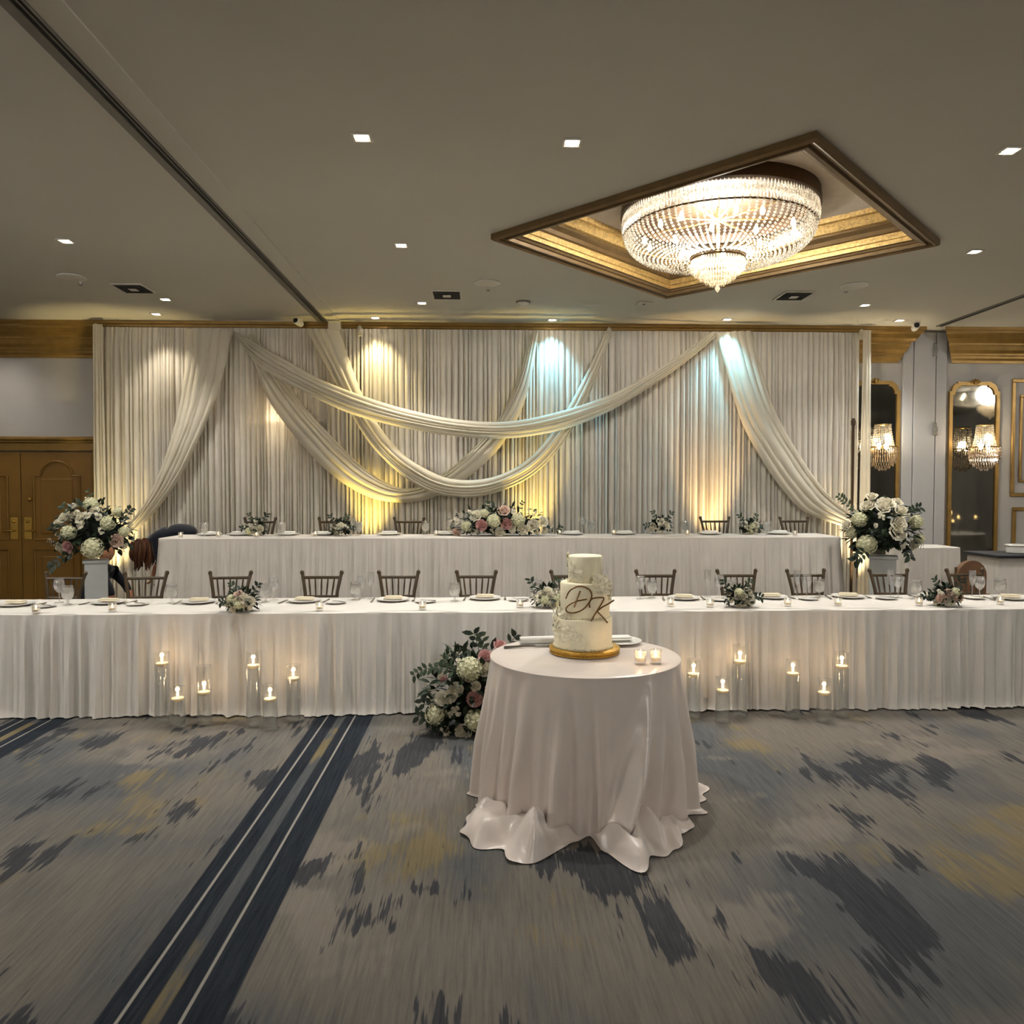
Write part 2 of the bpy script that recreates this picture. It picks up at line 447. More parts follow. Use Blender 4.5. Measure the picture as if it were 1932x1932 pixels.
# folded partition panels right of the drapery, children of the wall
xa, xb, xc, xd = [onY(p, 800, YW).x for p in (1699, 1720, 1762, 1783)]
for a, b in ((xa, xb), (xb, xc), (xc, xd)):
    O('panel', MB().bev(a + .006, b - .006, YW - .035, YW, 0.0, 3.80, .004).mesh('panel', 'panel', False), wb)
for py in (660, 810):
    p = onY(1764, py, YW - .04)
    me = MB().bev(p.x - .022, p.x + .022, YW - .05, YW - .036, p.z - .09, p.z + .09, .004).bev(p.x - .03, p.x + .03, YW - .062, YW - .05, p.z - .03, p.z + .03, .004).bev(p.x - .026, p.x + .026, YW - .058, YW - .05, p.z - .08, p.z - .045, .003).mesh('latch', 'grey', False)
    O('latch', me, wb)

# gold moulding frames on the wall at the far right
def rect_mould(x0, x1, z0, z1, wd):
    m = MB(); y0, y1 = YW - .028, YW
    m.bev(x0, x1, y0, y1, z1 - wd, z1, .006); m.bev(x0, x1, y0, y1, z0, z0 + wd, .006)
    m.bev(x0, x0 + wd, y0, y1, z0 + wd, z1 - wd, .006); m.bev(x1 - wd, x1, y0, y1, z0 + wd, z1 - wd, .006)
    return m
for k in range(3):
    for (pxa, ya, yb, wd, ins) in ((1909, 715, 937, .05, 0), (1924, 745, 910, .035, .105), (1909, 957, 1200, .05, 0)):
        p0 = onY(pxa, ya, YW); p1 = onY(pxa, yb, YW)
        x0 = p0.x + k * 1.9
        O('wall_moulding', rect_mould(x0, x0 + 1.3 - 2 * ins, max(.25, p1.z), p0.z, wd).mesh('wall_moulding', 'gold', False), wb)

# ---- double doors at far left
xs = onY(44, 950, YW).x
ZD = 2.15
def door_leaf(name, x0, x1, label, hand):
    d = S(name, MB().bev(x0 + .004, x1 - .004, YW - .05, YW + .01, .01, ZD, .004).mesh(name, 'doorp', False), label)
    cx = (x0 + x1) / 2; yf = YW - .052
    hw = (x1 - x0) / 2 - .17
    top, sh = 2.03, 1.84
    arch = [(-hw, 1.0), (-hw, sh), (-hw + .09, sh)]
    r = hw - .09
    arch += [(-r * cos(t), sh + .19 * sin(t)) for t in [pi * i / 14 for i in range(15)]]
    arch += [(hw - .09, sh), (hw, sh), (hw, 1.0), (-hw, 1.0)]
    O('door_panel_moulding', MB().tube([(cx + x, yf, z) for x, z in arch], .016, 6).mesh('door_panel_moulding', 'doorp'), d)
    O('door_panel_moulding', MB().tube([(cx + x, yf, z) for x, z in [(-hw, .2), (-hw, .86), (hw, .86), (hw, .2), (-hw, .2)]], .016, 6).mesh('door_panel_moulding', 'doorp'), d)
    O('raised_field', MB().bev(cx - hw + .09, cx + hw - .09, yf - .008, yf + .01, .28, .78, .008).mesh('raised_field', 'doorp', False), d)
    O('raised_field', MB().bev(cx - hw + .09, cx + hw - .09, yf - .008, yf + .01, 1.08, 1.8, .008).mesh('raised_field', 'doorp', False), d)
    hx = x1 - .09 if hand > 0 else x0 + .09
    pl = O('lock_plate', MB().bev(hx - .05, hx + .05, yf - .012, yf + .004, 1.0, 1.3, .006).mesh('lock_plate', 'brass', False), d)
    O('handle', MB().tube([(hx, yf - .01, 1.12), (hx, yf - .055, 1.12), (hx - hand * .05, yf - .065, 1.12), (hx - hand * .12, yf - .06, 1.115)], .012, 8).mesh('handle', 'brass'), pl)
    O('keyhole_boss', MB().ball((hx, yf - .014, 1.24), .022, 10, 6).mesh('keyhole_boss', 'brass'), pl)
    if hand < 0:
        O('deadbolt', MB().ball((hx + .03, yf - .008, 1.53), .03, 12, 6).mesh('deadbolt', 'brass'), d)
    return d
door_leaf('door_1', xs - .93, xs, 'ochre panelled door leaf at the left edge with brass handle', 1)
door_leaf('door_2', xs, xs + .93, 'ochre panelled door leaf with arched panel beside the drapery', -1)
m = MB()
m.bev(xs - 1.05, xs + 1.05, YW - .075, YW, ZD + .015, ZD + .12, .006)
m.bev(xs - 1.08, xs + 1.08, YW - .11, YW, ZD + .12, ZD + .15, .01)
m.bev(xs - 1.1, xs + 1.1, YW - .13, YW, ZD + .15, ZD + .2, .014)
for sx in (-1, 1): m.bev(xs + sx * .99 - .055, xs + sx * .99 + .055, YW - .07, YW, 0, ZD + .015, .006)
S('trim_3', m.mesh('trim_3', 'gold', False), 'gold door casing and header over the double doors')

# ---- partition tracks in the ceiling
def rail(name, boxes, label):
    t = S(name, MB().bev(boxes[0][0], boxes[0][1], YF + .02, YW - .3, ZC - boxes[0][2], ZC + .02, .003).mesh(name, boxes[0][3], False), label)
    for i, (a, b, h, mt) in enumerate(boxes[1:]):
        O('track_rail', MB().bev(a, b, YF + .02, YW - .3, ZC - h, ZC + .02, .002).mesh('track_rail', mt, False), t)
rail('trim_4', [(-2.09, -2.035, .004, 'dgrey'), (-2.15, -2.09, .014, 'grey'), (-2.035, -2.022, .018, 'grey'), (-2.068, -2.058, .010, 'grey'), (-2.022, -1.86, .010, 'ceiling')], 'partition track slot running along the ceiling')
rail('trim_5', [(6.0, 6.05, .006, 'dgrey'), (5.985, 6.0, .014, 'grey'), (6.05, 6.065, .014, 'grey')], 'thin partition track near the far side of the ceiling')
light_strip = MB().bev(-2.022, -1.86, YW - .31, YW - .2, ZC - .11, ZC, .004)
S('trim_6', light_strip.mesh('trim_6', 'cream', False), 'cream end block of the partition track above the drapery')

# ---- chandelier tray: stepped square mouldings set diagonally
def sq_sweep(prof, material, name, parent=None, label=None):
    vs = []; n = len(prof)
    for u, z in prof:
        d = TD - u * sqrt(2)
        vs += [(TC.x - d, TC.y, z), (TC.x, TC.y + d, z), (TC.x + d, TC.y, z), (TC.x, TC.y - d, z)]
    fs = [(i * 4 + k, i * 4 + (k + 1) % 4, (i + 1) * 4 + (k + 1) % 4, (i + 1) * 4 + k) for i in range(n - 1) for k in range(4)]
    me = MB().add(vs, fs).mesh(name, material, False)
    return S(name, me, label, parent)
ft = sq_sweep([(-.02, ZC), (-.02, ZC - .045), (.0, ZC - .06), (.02, ZC - .05), (.03, ZC - .03), (.055, ZC - .03), (.065, ZC - .05), (.085, ZC - .05), (.095, ZC - .024), (.12, ZC - .024), (.13, ZC - .01), (.155, ZC - .005)], 'bronze', 'trim_7', None, 'square gold and bronze ceiling tray moulding around the chandelier')
sq_sweep([(.155, ZC - .005), (.155, ZC + .03), (.17, ZC + .035), (.17, ZC + .085)], 'goldband', 'beaded_band', ft)
sq_sweep([(.17, ZC + .085), (.2, ZC + .09), (.215, ZC + .12), (.25, ZC + .15), (.25, ZC + .165)], 'bronze', 'cove_step', ft)
sq_sweep([(.25, ZC + .165), (.285, ZC + .17), (.285, ZC + .25), (.31, ZC + .26), (.32, ZC + .3)], 'goldband', 'upper_band', ft)
d = TD - .32 * sqrt(2)
O('tray_panel', MB().add([(TC.x - d, TC.y, ZC + .3), (TC.x, TC.y + d, ZC + .3), (TC.x + d, TC.y, ZC + .3), (TC.x, TC.y - d, ZC + .3)], [(0, 1, 2, 3)]).mesh('tray_panel', 'tray', False), ft)

# ================================================================ CEILING FITTINGS
dl_frame = MB()
for a, b, c, dd in ((-.085, .085, -.085, -.062), (-.085, .085, .062, .085), (-.085, -.062, -.062, .062), (.062, .085, -.062, .062)):
    dl_frame.bev(a, b, c, dd, -.014, 0.0, .003)
dl_frame = dl_frame.mesh('downlight_frame', 'cream', False)
dl_lens = MB().lathe([(.062, -.004), (.058, -.008), (.03, -.012), (.002, -.013)], 16).mesh('downlight_lens', 'lamp')
WARM = (1.0, .975, .92)
def downlight(px, py, label, power, color, angle=radians(100), tilt=0.0):
    p = onZ(px, py, ZC)
    t = T('downlight', label, 'downlight', (p.x, p.y, ZC), group='recessed downlights')
    O('trim_frame', dl_frame, t, scale=.72); O('lens', dl_lens, t, scale=.72)
    light('downlight_lamp', 'SPOT', (0, 0, -.03), power, color, rot=(tilt, 0, 0), size=.05, angle=angle, blend=.9, parent=t)
    return p
for px, py, lb in ((683, 258, 'square recessed downlight at the top of the photo nearest the partition track'),
                   (1079, 268, 'square recessed downlight at the top of the photo beside the chandelier tray'),
                   (1905, 283, 'square recessed downlight at the top right corner'),
                   (124, 454, 'recessed downlight on the ceiling left of the partition track, above the door'),
                   (757, 462, 'recessed downlight midway between the partition track and the chandelier tray'),
                   (1839, 474, 'recessed downlight right of the chandelier tray corner'),
                   (312, 564, 'recessed downlight just beyond the left air vent'),
                   (796, 571, 'recessed downlight beside the middle air vent'),
                   (1632, 575, 'recessed downlight between the right ceiling speaker and the security camera')):
    downlight(px, py, lb, W_DOWN, WARM)
for px, py, lb, colr, pw in ((295, 592, 'wall-wash downlight over the left swag of the drapery', (1, .9, .72), .55),
                         (708, 599, 'warm wall-wash downlight just right of the partition track end', (1, .84, .45), .9),
                         (1042, 603, 'cool blue wall-wash downlight over the middle of the drapery', (.26, .72, 1), 1.2),
                         (1372, 602, 'cool blue wall-wash downlight over the right swag of the drapery', (.26, .74, 1), 1.1),
                         (1697, 604, 'wall-wash downlight over the mirror beside the drapery', (.85, .95, 1), .9)):
    downlight(px, py, lb, W_WASH * pw, colr, radians(84), radians(5))
# the wall-wash lamp left of the frame edge that lights the crown, and the room's other rows of downlights
_k = 0
for X_, Y_ in ((-6.3, 9.65),):
    t = T('downlight', 'wall-wash downlight over the double doors outside the picture', 'downlight', (X_, Y_, ZC), group='recessed downlights')
    O('trim_frame', dl_frame, t, scale=.72); O('lens', dl_lens, t, scale=.72)
    light('downlight_lamp', 'SPOT', (0, 0, -.03), W_WASH * .35, (1, .95, .88), size=.05, angle=radians(120), blend=.9, parent=t)
for X_, Y_ in ((-3.64, 4.8), (7.4, 6.86)):
    t = T('downlight', 'recessed downlight in the rows nearer the camera, above the picture', 'downlight', (X_, Y_, ZC), group='recessed downlights above the picture')
    O('trim_frame', dl_frame, t, scale=.72); O('lens', dl_lens, t, scale=.72)
    light('downlight_lamp', 'SPOT', (0, 0, -.03), W_DOWN, WARM, size=.05, angle=radians(100), blend=.9, parent=t)

# ---- air vents
def vent(px, py, label):
    p = onZ(px, py, ZC)
    t = T('ceiling_vent', label, 'air vent', (p.x, p.y, ZC), group='ceiling air vents')
    f = MB()
    for a, b, c, dd in ((-.17, .17, -.19, -.165), (-.17, .17, .165, .19), (-.17, -.145, -.165, .165), (.145, .17, -.165, .165)):
        f.bev(a, b, c, dd, -.016, 0, .004)
    O('frame', f.mesh('frame', 'cream', False), t)
    O('duct_opening', MB().box(-.145, .145, -.165, .165, -.004, -.001).mesh('duct_opening', 'dgrey', False), t)
    for i in range(7):
        y = -.14 + i * .0467
        O('louver', MB().box(-.145, .145, -.014, .014, -.0015, .0015, Matrix.Translation((0, y, -.016)) @ Matrix.Rotation(radians(38), 4, 'X')).mesh('louver', 'grey', False), t)
    O('centre_plate', MB().bev(-.045, .045, -.05, .05, -.026, -.02, .004).mesh('centre_plate', 'cream', False), t)
vent(252, 543, 'square ceiling air vent left of the partition track')
vent(843, 555, 'square ceiling air vent between the partition track and the chandelier')
vent(1498, 557, 'square ceiling air vent just beyond the chandelier tray')
# ---- speakers, sprinklers
sp_me = MB().lathe([(.135, 0), (.135, -.008), (.12, -.014), (.06, -.019), (.003, -.02)], 28).mesh('ceiling_speaker', 'cream')
ring_me = MB().openlathe([(.137, -.002), (.137, -.012), (.128, -.013), (.126, -.006)], 28).mesh('speaker_rim', 'white')
for px, py, lb in ((135, 522, 'round ceiling speaker above the double doors'), (920, 533, 'round ceiling speaker in the middle of the ceiling'), (1612, 538, 'round ceiling speaker right of the chandelier')):
    p = onZ(px, py, ZC)
    t = T('ceiling_speaker', lb, 'speaker', (p.x, p.y, ZC), group='round ceiling speakers')
    O('grille', sp_me, t); O('rim', ring_me, t)
spr_a = MB().lathe([(.03, 0), (.028, -.006), (.012, -.01), (.012, -.03), (.009, -.035), (.009, -.05)], 14).mesh('sprinkler_body', 'cream')
spr_b = MB().lathe([(.022, -.052), (.022, -.055), (.004, -.058)], 12).tube([(.008, 0, -.03), (.012, 0, -.042), (.006, 0, -.053)], .002, 5).tube([(-.008, 0, -.03), (-.012, 0, -.042), (-.006, 0, -.053)], .002, 5).mesh('sprinkler_deflector', 'grey')
for px, py, lb in ((152, 532, 'pendent sprinkler head beside the left ceiling speaker'), (921, 543, 'pendent sprinkler head beside the middle ceiling speaker'), (1596, 546, 'pendent sprinkler head beside the right ceiling speaker')):
    p = onZ(px, py - 4, ZC)
    t = T('ceiling_sprinkler', lb, 'sprinkler', (p.x, p.y, ZC), group='sprinkler heads')
    O('escutcheon', spr_a, t); O('deflector', spr_b, t)
p = onZ(987, 569, ZC)
t = T('smoke_detector', 'round smoke detector on the ceiling left of the chandelier', 'smoke detector', (p.x, p.y, ZC))
O('mounting_base', MB().lathe([(.085, 0), (.085, -.014), (.08, -.018), (.003, -.018)], 24).mesh('mounting_base', 'grey'), t)
O('sensor_housing', MB().lathe([(.07, -.018), (.066, -.035), (.05, -.048), (.02, -.052), (.003, -.052)], 24).mesh('sensor_housing', 'cream'), t)
p = onZ(1215, 572, ZC)
t = T('ceiling_access_plate', 'small flush plate on the ceiling below the chandelier tray', 'plate', (p.x, p.y, ZC))
O('cover', MB().bev(-.085, .085, -.09, .09, -.012, 0, .004).mesh('cover', 'ceiling', False), t)
O('sensor', MB().lathe([(.02, -.012), (.018, -.02), (.003, -.022)], 14).mesh('sensor', 'grey'), t)
# ---- security cameras
def seccam(px, py, Y, label, tilt):
    p = onY(px, py, Y)
    t = T('ceiling_security_camera', label, 'camera', (p.x, Y, ZC), group='security cameras')
    h = p.z - ZC
    O('mount', MB().lathe([(.045, 0), (.045, -.012), (.016, -.018), (.013, h + .045), (.018, h + .03)], 14).mesh('mount', 'white'), t)
    b = O('housing', MB().lathe([(.005, -.075), (.035, -.07), (.042, -.05), (.042, .06), (.036, .066)], 16).mesh('housing', 'white'), t, (0, 0, h), (radians(80), 0, tilt))
    O('lens', MB().lathe([(.034, .0665), (.03, .074), (.012, .07), (.002, .07)], 16).mesh('lens', 'black'), b)
seccam(563, 608, 9.9, 'white security camera on the crown line above the left swags', radians(-20))
seccam(1727, 617, 9.85, 'white security camera above the mirror wall', radians(-15))

# ================================================================ CRYSTAL CHANDELIERS
def chandelier_meshes():
    R0 = .80
    ms = {}
    ms['ceiling_canopy'] = MB().lathe([(R0 + .02, .11), (R0 + .03, .0), (R0 + .0, -.015), (R0 - .06, -.015), (R0 - .06, .06), (.02, .06)], 64).mesh('ceiling_canopy', 'darkbronze')
    b = MB(); n = 170                                     # upper band of long prisms
    for k in range(n):
        for row, (r, z, h) in enumerate(((R0 + .012, -.075, .075), (R0 - .02, -.085, .07))):
            t = 2 * pi * (k + .5 * row) / n
            b.octa((r * cos(t), r * sin(t), z), .012, h)
    ms['prism_band'] = b.mesh('prism_band', 'crystal', False)
    b = MB(); ns = 88                                    # draped bead strands
    prof = spline([(R0, -.14, 0), (R0 - .035, -.24, 0), (R0 - .15, -.33, 0), (R0 - .33, -.375, 0), (R0 - .48, -.375, 0), (.23, -.36, 0)], 26)
    for k in range(ns):
        t = 2 * pi * k / ns
        for i, q in enumerate(prof):
            if q.x < .45 and k % 2: continue
            if q.x < .3 and k % 4 == 2 and i % 2: continue
            s_ = .0150 * (.65 + .35 * q.x / R0)
            b.octa((q.x * cos(t), q.x * sin(t), q.y), s_, s_)
    ms['bead_strands'] = b.mesh('bead_strands', 'crystal', False)
    b = MB()
    for r, z in ((R0 - .01, -.155), (.225, -.36), (.225, -.385)):
        pts = [(r * cos(2 * pi * i / 40), r * sin(2 * pi * i / 40), z) for i in range(41)]
        b.tube(pts, .009, 6)
    for k in range(8):                                    # inner frame ribs and central stem
        t = 2 * pi * k / 8
        b.tube([(.76 * cos(t), .76 * sin(t), .0), (.4 * cos(t), .4 * sin(t), -.03), (.03 * cos(t), .03 * sin(t), -.05)], .01, 5)
    b.tube([(0, 0, .05), (0, 0, -.52)], .015, 8)
    ms['metal_frame'] = b.mesh('metal_frame', 'bronze')
    b = MB()                                              # tiered basket underneath
    for r, z, h, cnt in ((.225, -.435, .05, 60), (.195, -.475, .045, 52), (.15, -.52, .04, 42), (.105, -.555, .035, 32), (.06, -.585, .03, 18)):
        for k in range(cnt):
            t = 2 * pi * k / cnt
            b.octa((r * cos(t), r * sin(t), z), .0105, h)
    b.octa((0, 0, -.63), .025, .04)
    ms['tiered_basket'] = b.mesh('tiered_basket', 'amber', False)
    ms['bulb'] = MB().lathe([(.004, .05), (.012, .035), (.02, .01), (.018, -.008), (.008, -.02), (.002, -.022)], 10).mesh('bulb', 'bulb')
    return ms
CH = chandelier_meshes()
def chandelier(loc, label, group, full=True):
    t = T('crystal_chandelier', label, 'chandelier', loc, group=group)
    for k in ('ceiling_canopy', 'prism_band', 'bead_strands', 'metal_frame', 'tiered_basket'):
        o = O(k, CH[k], t)
        if k in ('prism_band', 'bead_strands', 'tiered_basket'): o['kind'] = 'stuff'
    if full:
        for i in range(18):
            a = 2 * pi * i / 18 + .1; r = .62 if i % 3 else .38
            O('bulb', CH['bulb'], t, (r * cos(a), r * sin(a), -.19 - (.0 if i % 3 else .05)))
    else:
        for i in range(6):
            a = 2 * pi * i / 6
            O('bulb', CH['bulb'], t, (.55 * cos(a), .55 * sin(a), -.2))
    light('chandelier_lamp', 'POINT', (0, 0, -.15), W_CHAND * (1.0 if full else 1.2), (1, .985, .94), size=.22, parent=t)
    return t
CHZ = ZC + .19
chandelier((TC.x, TC.y, CHZ), 'large round crystal bead chandelier in the square gold ceiling tray', 'crystal chandeliers')
for X_, Y_ in ((10.1, 5.6), (-6.1, 3.5), (2.0, -2.4), (10.1, -2.4), (-6.1, -3.5)):
    chandelier((X_, Y_, ZC - .115), 'crystal chandelier elsewhere in the ballroom, outside the picture', 'chandeliers outside the picture', False)

# ================================================================ DRAPERY BACKDROP
YD = 10.0
ZT = 3.735
def lobes(x0, x1, pitch, seed, lo=.5, hi=1.6):
    r = random.Random(seed); xs = [x0]; amp = []
    while xs[-1] < x1 - pitch * .4:
        xs.append(min(x1, xs[-1] + pitch * r.uniform(lo, hi))); amp.append(r.uniform(.45, 1.1))
    xs[-1] = x1
    return xs, amp
def curtain_mesh(name, x0, x1, z0, z1, Y, pitch, depth, seed, material, flare=0.0, nz=16):
    xs, amp = lobes(x0, x1, pitch, seed)
    r = random.Random(seed + 1)
    sh = [(r.uniform(0, 6.3), r.uniform(.5, 1.5), r.uniform(-1, 1)) for _ in xs]
    pts = []
    for i in range(len(xs) - 1):
        for k in range(6):
            u = k / 6
            pts.append((xs[i] + (xs[i + 1] - xs[i]) * u, i, u))
    pts.append((x1, len(xs) - 2, 1.0))
    n = len(pts); vs = []
    for j in range(nz):
        v = j / (nz - 1); z = z1 + (z0 - z1) * v
        for x, i, u in pts:
            p, q, dr = sh[i]
            a = amp[i] * depth * (.55 + .45 * min(1, v * 3)) * (.8 + .2 * sin(p + q * v * 4))
            y = Y - a * (max(0.0, sin(pi * u)) ** .6)
            e = min(1, (x - x0) / .1, (x1 - x) / .1)
            xx = x + .02 * dr * v * sin(pi * u) * e + flare * v * (2 * (x - x0) / (x1 - x0) - 1)
            if v < .04: y = Y - a * .35 * max(0.0, sin(pi * u))
            vs.append((xx, y, z))
    fs = [(j * n + i, j * n + i + 1, (j + 1) * n + i + 1, (j + 1) * n + i) for j in range(nz - 1) for i in range(n - 1)]
    return MB().add(vs, fs).mesh(name, material)
XD = [onY(p, 640, YD).x for p in (185, 680, 1148, 1622)]
DL = ('pleated ivory backdrop curtain on the left, beside the doors', 'pleated ivory backdrop curtain in the middle behind the crossed swags', 'pleated ivory backdrop curtain on the right, beside the mirror')
for i in range(3):
    o = O('backdrop_curtain', curtain_mesh('backdrop_curtain', XD[i] + .004, XD[i + 1] - .004, .02, ZT, YD, .054, .085, 20 + i, 'drape'))
    tag(o, DL[i], 'curtain', 'pleated backdrop curtains')
    for x in ((XD[i], XD[i + 1]) if i == 2 else (XD[i],)):
        O('gathered_topknot', MB().lathe([(.03, -.10), (.034, -.03), (.03, .01), (.014, .032), (.002, .036)], 12, (x, YD - .05, ZT)).mesh('gathered_topknot', 'swag'), o)
# side return tails of the backdrop and the pipe frame that carries it
for x, sx, lb, sd in ((XD[0], 1, 'narrow gathered curtain tail at the left end of the backdrop', 31), (XD[3], -1, 'narrow gathered curtain tail at the right end of the backdrop, beside the pole', 32)):
    o = O('curtain_tail', curtain_mesh('curtain_tail', x - (.0 if sx > 0 else .02), x + (.12 if sx > 0 else .085), .02, ZT + .005, YD - .13, .045, .04, sd, 'swag', flare=.03))
    tag(o, lb, 'curtain', 'curtain tails')
pf = T('pipe_and_drape_frame', 'black pipe frame carrying the backdrop curtains', 'curtain frame', (0, YD + .05, 0))
for i, x in enumerate(XD):
    O('upright', MB().tube([(x, 0, .02), (x, 0, ZT)], .022, 10).mesh('upright', 'black'), pf)
    O('base_plate', MB().bev(x - .2, x + .2, -.02, .28, .0, .012, .003).mesh('base_plate', 'black', False), pf)
O('crossbar', MB().tube([(XD[0], 0, ZT - .02), (XD[3], 0, ZT - .02)], .018, 8).mesh('crossbar', 'black'), pf)
px_, = (onY(1610, 800, YD - .16),)
tag(O('drape_pole', MB().tube([(px_.x, YD - .16, 0.0), (px_.x, YD - .16, 2.55)], .017, 8).lathe([(.028, 0), (.03, .05), (.018, .09)], 10, (px_.x, YD - .16, 2.5)).lathe([(.14, 0), (.14, .012), (.02, .02)], 16, (px_.x, YD - .16, 0)).mesh('drape_pole', 'darkbronze')), 'dark bronze telescopic pole in front of the right end of the backdrop', 'pole')

def swag(label, upper, lower, Y, folds, seed, depth=.036, tied=False, n=90, nt=44):
    r = random.Random(seed)
    def yk(i, m):                                         # pinned close to the curtain at its ends
        e = i / max(1, m - 1); k = min(1, e * 4) if tied else min(1, e * 4, (1 - e) * 4)
        return (YD - .10) + (Y - YD + .10) * k
    U = spline([onY(x, y, yk(i, len(upper))) for i, (x, y) in enumerate(upper)], n); Lw = spline([onY(x, y, yk(i, len(lower))) for i, (x, y) in enumerate(lower)], n)
    cuts = sorted(r.uniform(.03, .97) for _ in range(folds - 1)); cuts = [0] + cuts + [1]
    for _ in range(3):
        for i in range(1, len(cuts) - 1): cuts[i] = .5 * cuts[i] + .25 * (cuts[i - 1] + cuts[i + 1])
    amp = [r.uniform(.5, 1) for _ in cuts]; ph = [r.uniform(0, 6.3) for _ in cuts]
    vs = []
    for j in range(n):
        s_ = j / (n - 1); a, b = U[j], Lw[j]; wd = (b - a).length
        cj = [c + (.05 * sin(ph[i] + 5 * s_) if 0 < i < len(cuts) - 1 else 0) for i, c in enumerate(cuts)]
        cj = sorted(cj)
        for k in range(nt):
            t = k / (nt - 1); i = max(q for q in range(len(cj) - 1) if cj[q] <= t + 1e-9)
            u = (t - cj[i]) / max(1e-4, cj[i + 1] - cj[i])
            d = amp[i] * max(0.0, sin(pi * min(1, max(0, u)))) ** .7 * min(depth, wd * .22)
            d += .045 * sin(pi * t) * min(1, wd / .25)
            p = a.lerp(b, t)
            vs.append((p.x, p.y - d, p.z + d * .15))
    fs = [(j * nt + k, j * nt + k + 1, (j + 1) * nt + k + 1, (j + 1) * nt + k) for j in range(n - 1) for k in range(nt - 1)]
    o = O('swag_drape', MB().add(vs, fs).mesh('swag_drape', 'swag'))
    tag(o, label, 'swag drape', 'cream chiffon swags')
swag('cream swag tied back to the left urn of flowers, hanging from the top left',
     [(352, 622), (348, 700), (335, 780), (312, 860), (285, 925), (262, 965), (240, 990)],
     [(438, 624), (425, 690), (405, 760), (375, 830), (340, 900), (300, 957), (250, 1010)], 9.82, 6, 3, tied=True)
swag('lowest cream swag, hanging from the upper left and rising to the blue-lit top centre',
     [(478, 628), (520, 690), (578, 770), (640, 838), (700, 893), (760, 921), (810, 910), (862, 874), (912, 826), (950, 775), (980, 708), (1001, 628)],
     [(466, 640), (497, 735), (540, 803), (600, 872), (660, 920), (722, 945), (790, 946), (843, 927), (903, 885), (955, 828), (994, 745), (1016, 629)], 9.86, 5, 4)
swag('middle cream swag dipping from left of centre and rising to the centre pole',
     [(640, 624), (682, 740), (720, 810), (765, 860), (810, 888), (850, 903), (900, 905), (950, 893), (1000, 863), (1040, 818), (1075, 762), (1108, 700), (1142, 628)],
     [(580, 626), (640, 735), (665, 785), (700, 840), (750, 890), (800, 923), (850, 937), (905, 937), (960, 921), (1010, 893), (1056, 845), (1097, 780), (1128, 705), (1154, 630)], 9.735, 5, 5)
swag('longest cream swag crossing in front from the upper left to the right pole',
     [(438, 622), (520, 668), (600, 713), (680, 745), (760, 770), (860, 791), (960, 795), (1060, 775), (1150, 745), (1220, 708), (1290, 665), (1342, 626)],
     [(448, 640), (490, 692), (570, 738), (660, 780), (760, 807), (860, 823), (960, 827), (1060, 811), (1150, 776), (1225, 731), (1297, 681), (1352, 634)], 9.60, 5, 6, .042)
swag('cream swag tied back to the right urn of flowers, hanging from the blue-lit right pole',
     [(1420, 626), (1432, 680), (1450, 740), (1475, 800), (1510, 860), (1545, 912), (1575, 945), (1606, 972)],
     [(1352, 630), (1368, 690), (1385, 755), (1405, 810), (1440, 872), (1475, 922), (1520, 967), (1598, 996)], 9.82, 6, 8, tied=True)

# ---- floor uplights behind the head table
STAGE_Z = .40
up_body = MB().lathe([(.085, .0), (.09, .02), (.09, .12), (.08, .14), (.07, .135), (.065, .11)], 18).mesh('uplight_housing', 'black')
up_lens = MB().lathe([(.064, .118), (.04, .124), (.003, .126)], 16).mesh('uplight_lens', 'uplamp')
up_yoke = MB().bev(-.12, .12, -.02, .02, -.02, .0, .004).bev(-.12, -.105, -.02, .02, 0, .09, .003).bev(.105, .12, -.02, .02, 0, .09, .003).mesh('uplight_yoke', 'black', False)
for px, z, colr, lb, pw, X0 in ((198, 0, (1, .80, .38), 'black floor uplight at the left foot of the backdrop', 1.7, None),
                        (695, STAGE_Z, (1, .74, .18), 'black floor uplight glowing yellow left of the head table centre', 1.5, None),
                        (1008, STAGE_Z, (1, .74, .18), 'black floor uplight glowing yellow behind the large centre flowers', 1.4, None),
                        (1350, STAGE_Z, (1, .66, .28), 'black floor uplight glowing amber behind the right-hand head table chair', 1.6, None),
                        (1628, 0, (1, .82, .5), 'black floor uplight at the right foot of the backdrop, behind the urn', 1.5, None)):
    p = onY(px, 1000, 9.62)
    t = T('floor_uplight', lb, 'uplight', (p.x, 9.60, z + .02), group='floor uplights')
    O('housing', up_body, t); O('lens', up_lens, t); O('yoke', up_yoke, t)
    light('uplight_lamp', 'SPOT', (0, 0, .15), W_UP * pw, colr, (radians(180 - 13), 0, 0), .05, radians(46), .8, t)
t = T('floor_uplight', 'blue floor uplight against the far side wall, seen only in the mirror', 'uplight', (13.4, -3.5, 0.02), group='floor uplights')
O('housing', up_body, t); O('lens', up_lens, t); O('yoke', up_yoke, t)
light('uplight_lamp', 'SPOT', (0, 0, .15), 60, (.1, .35, 1), (0, radians(180 + 18), 0), .05, radians(60), .8, t)

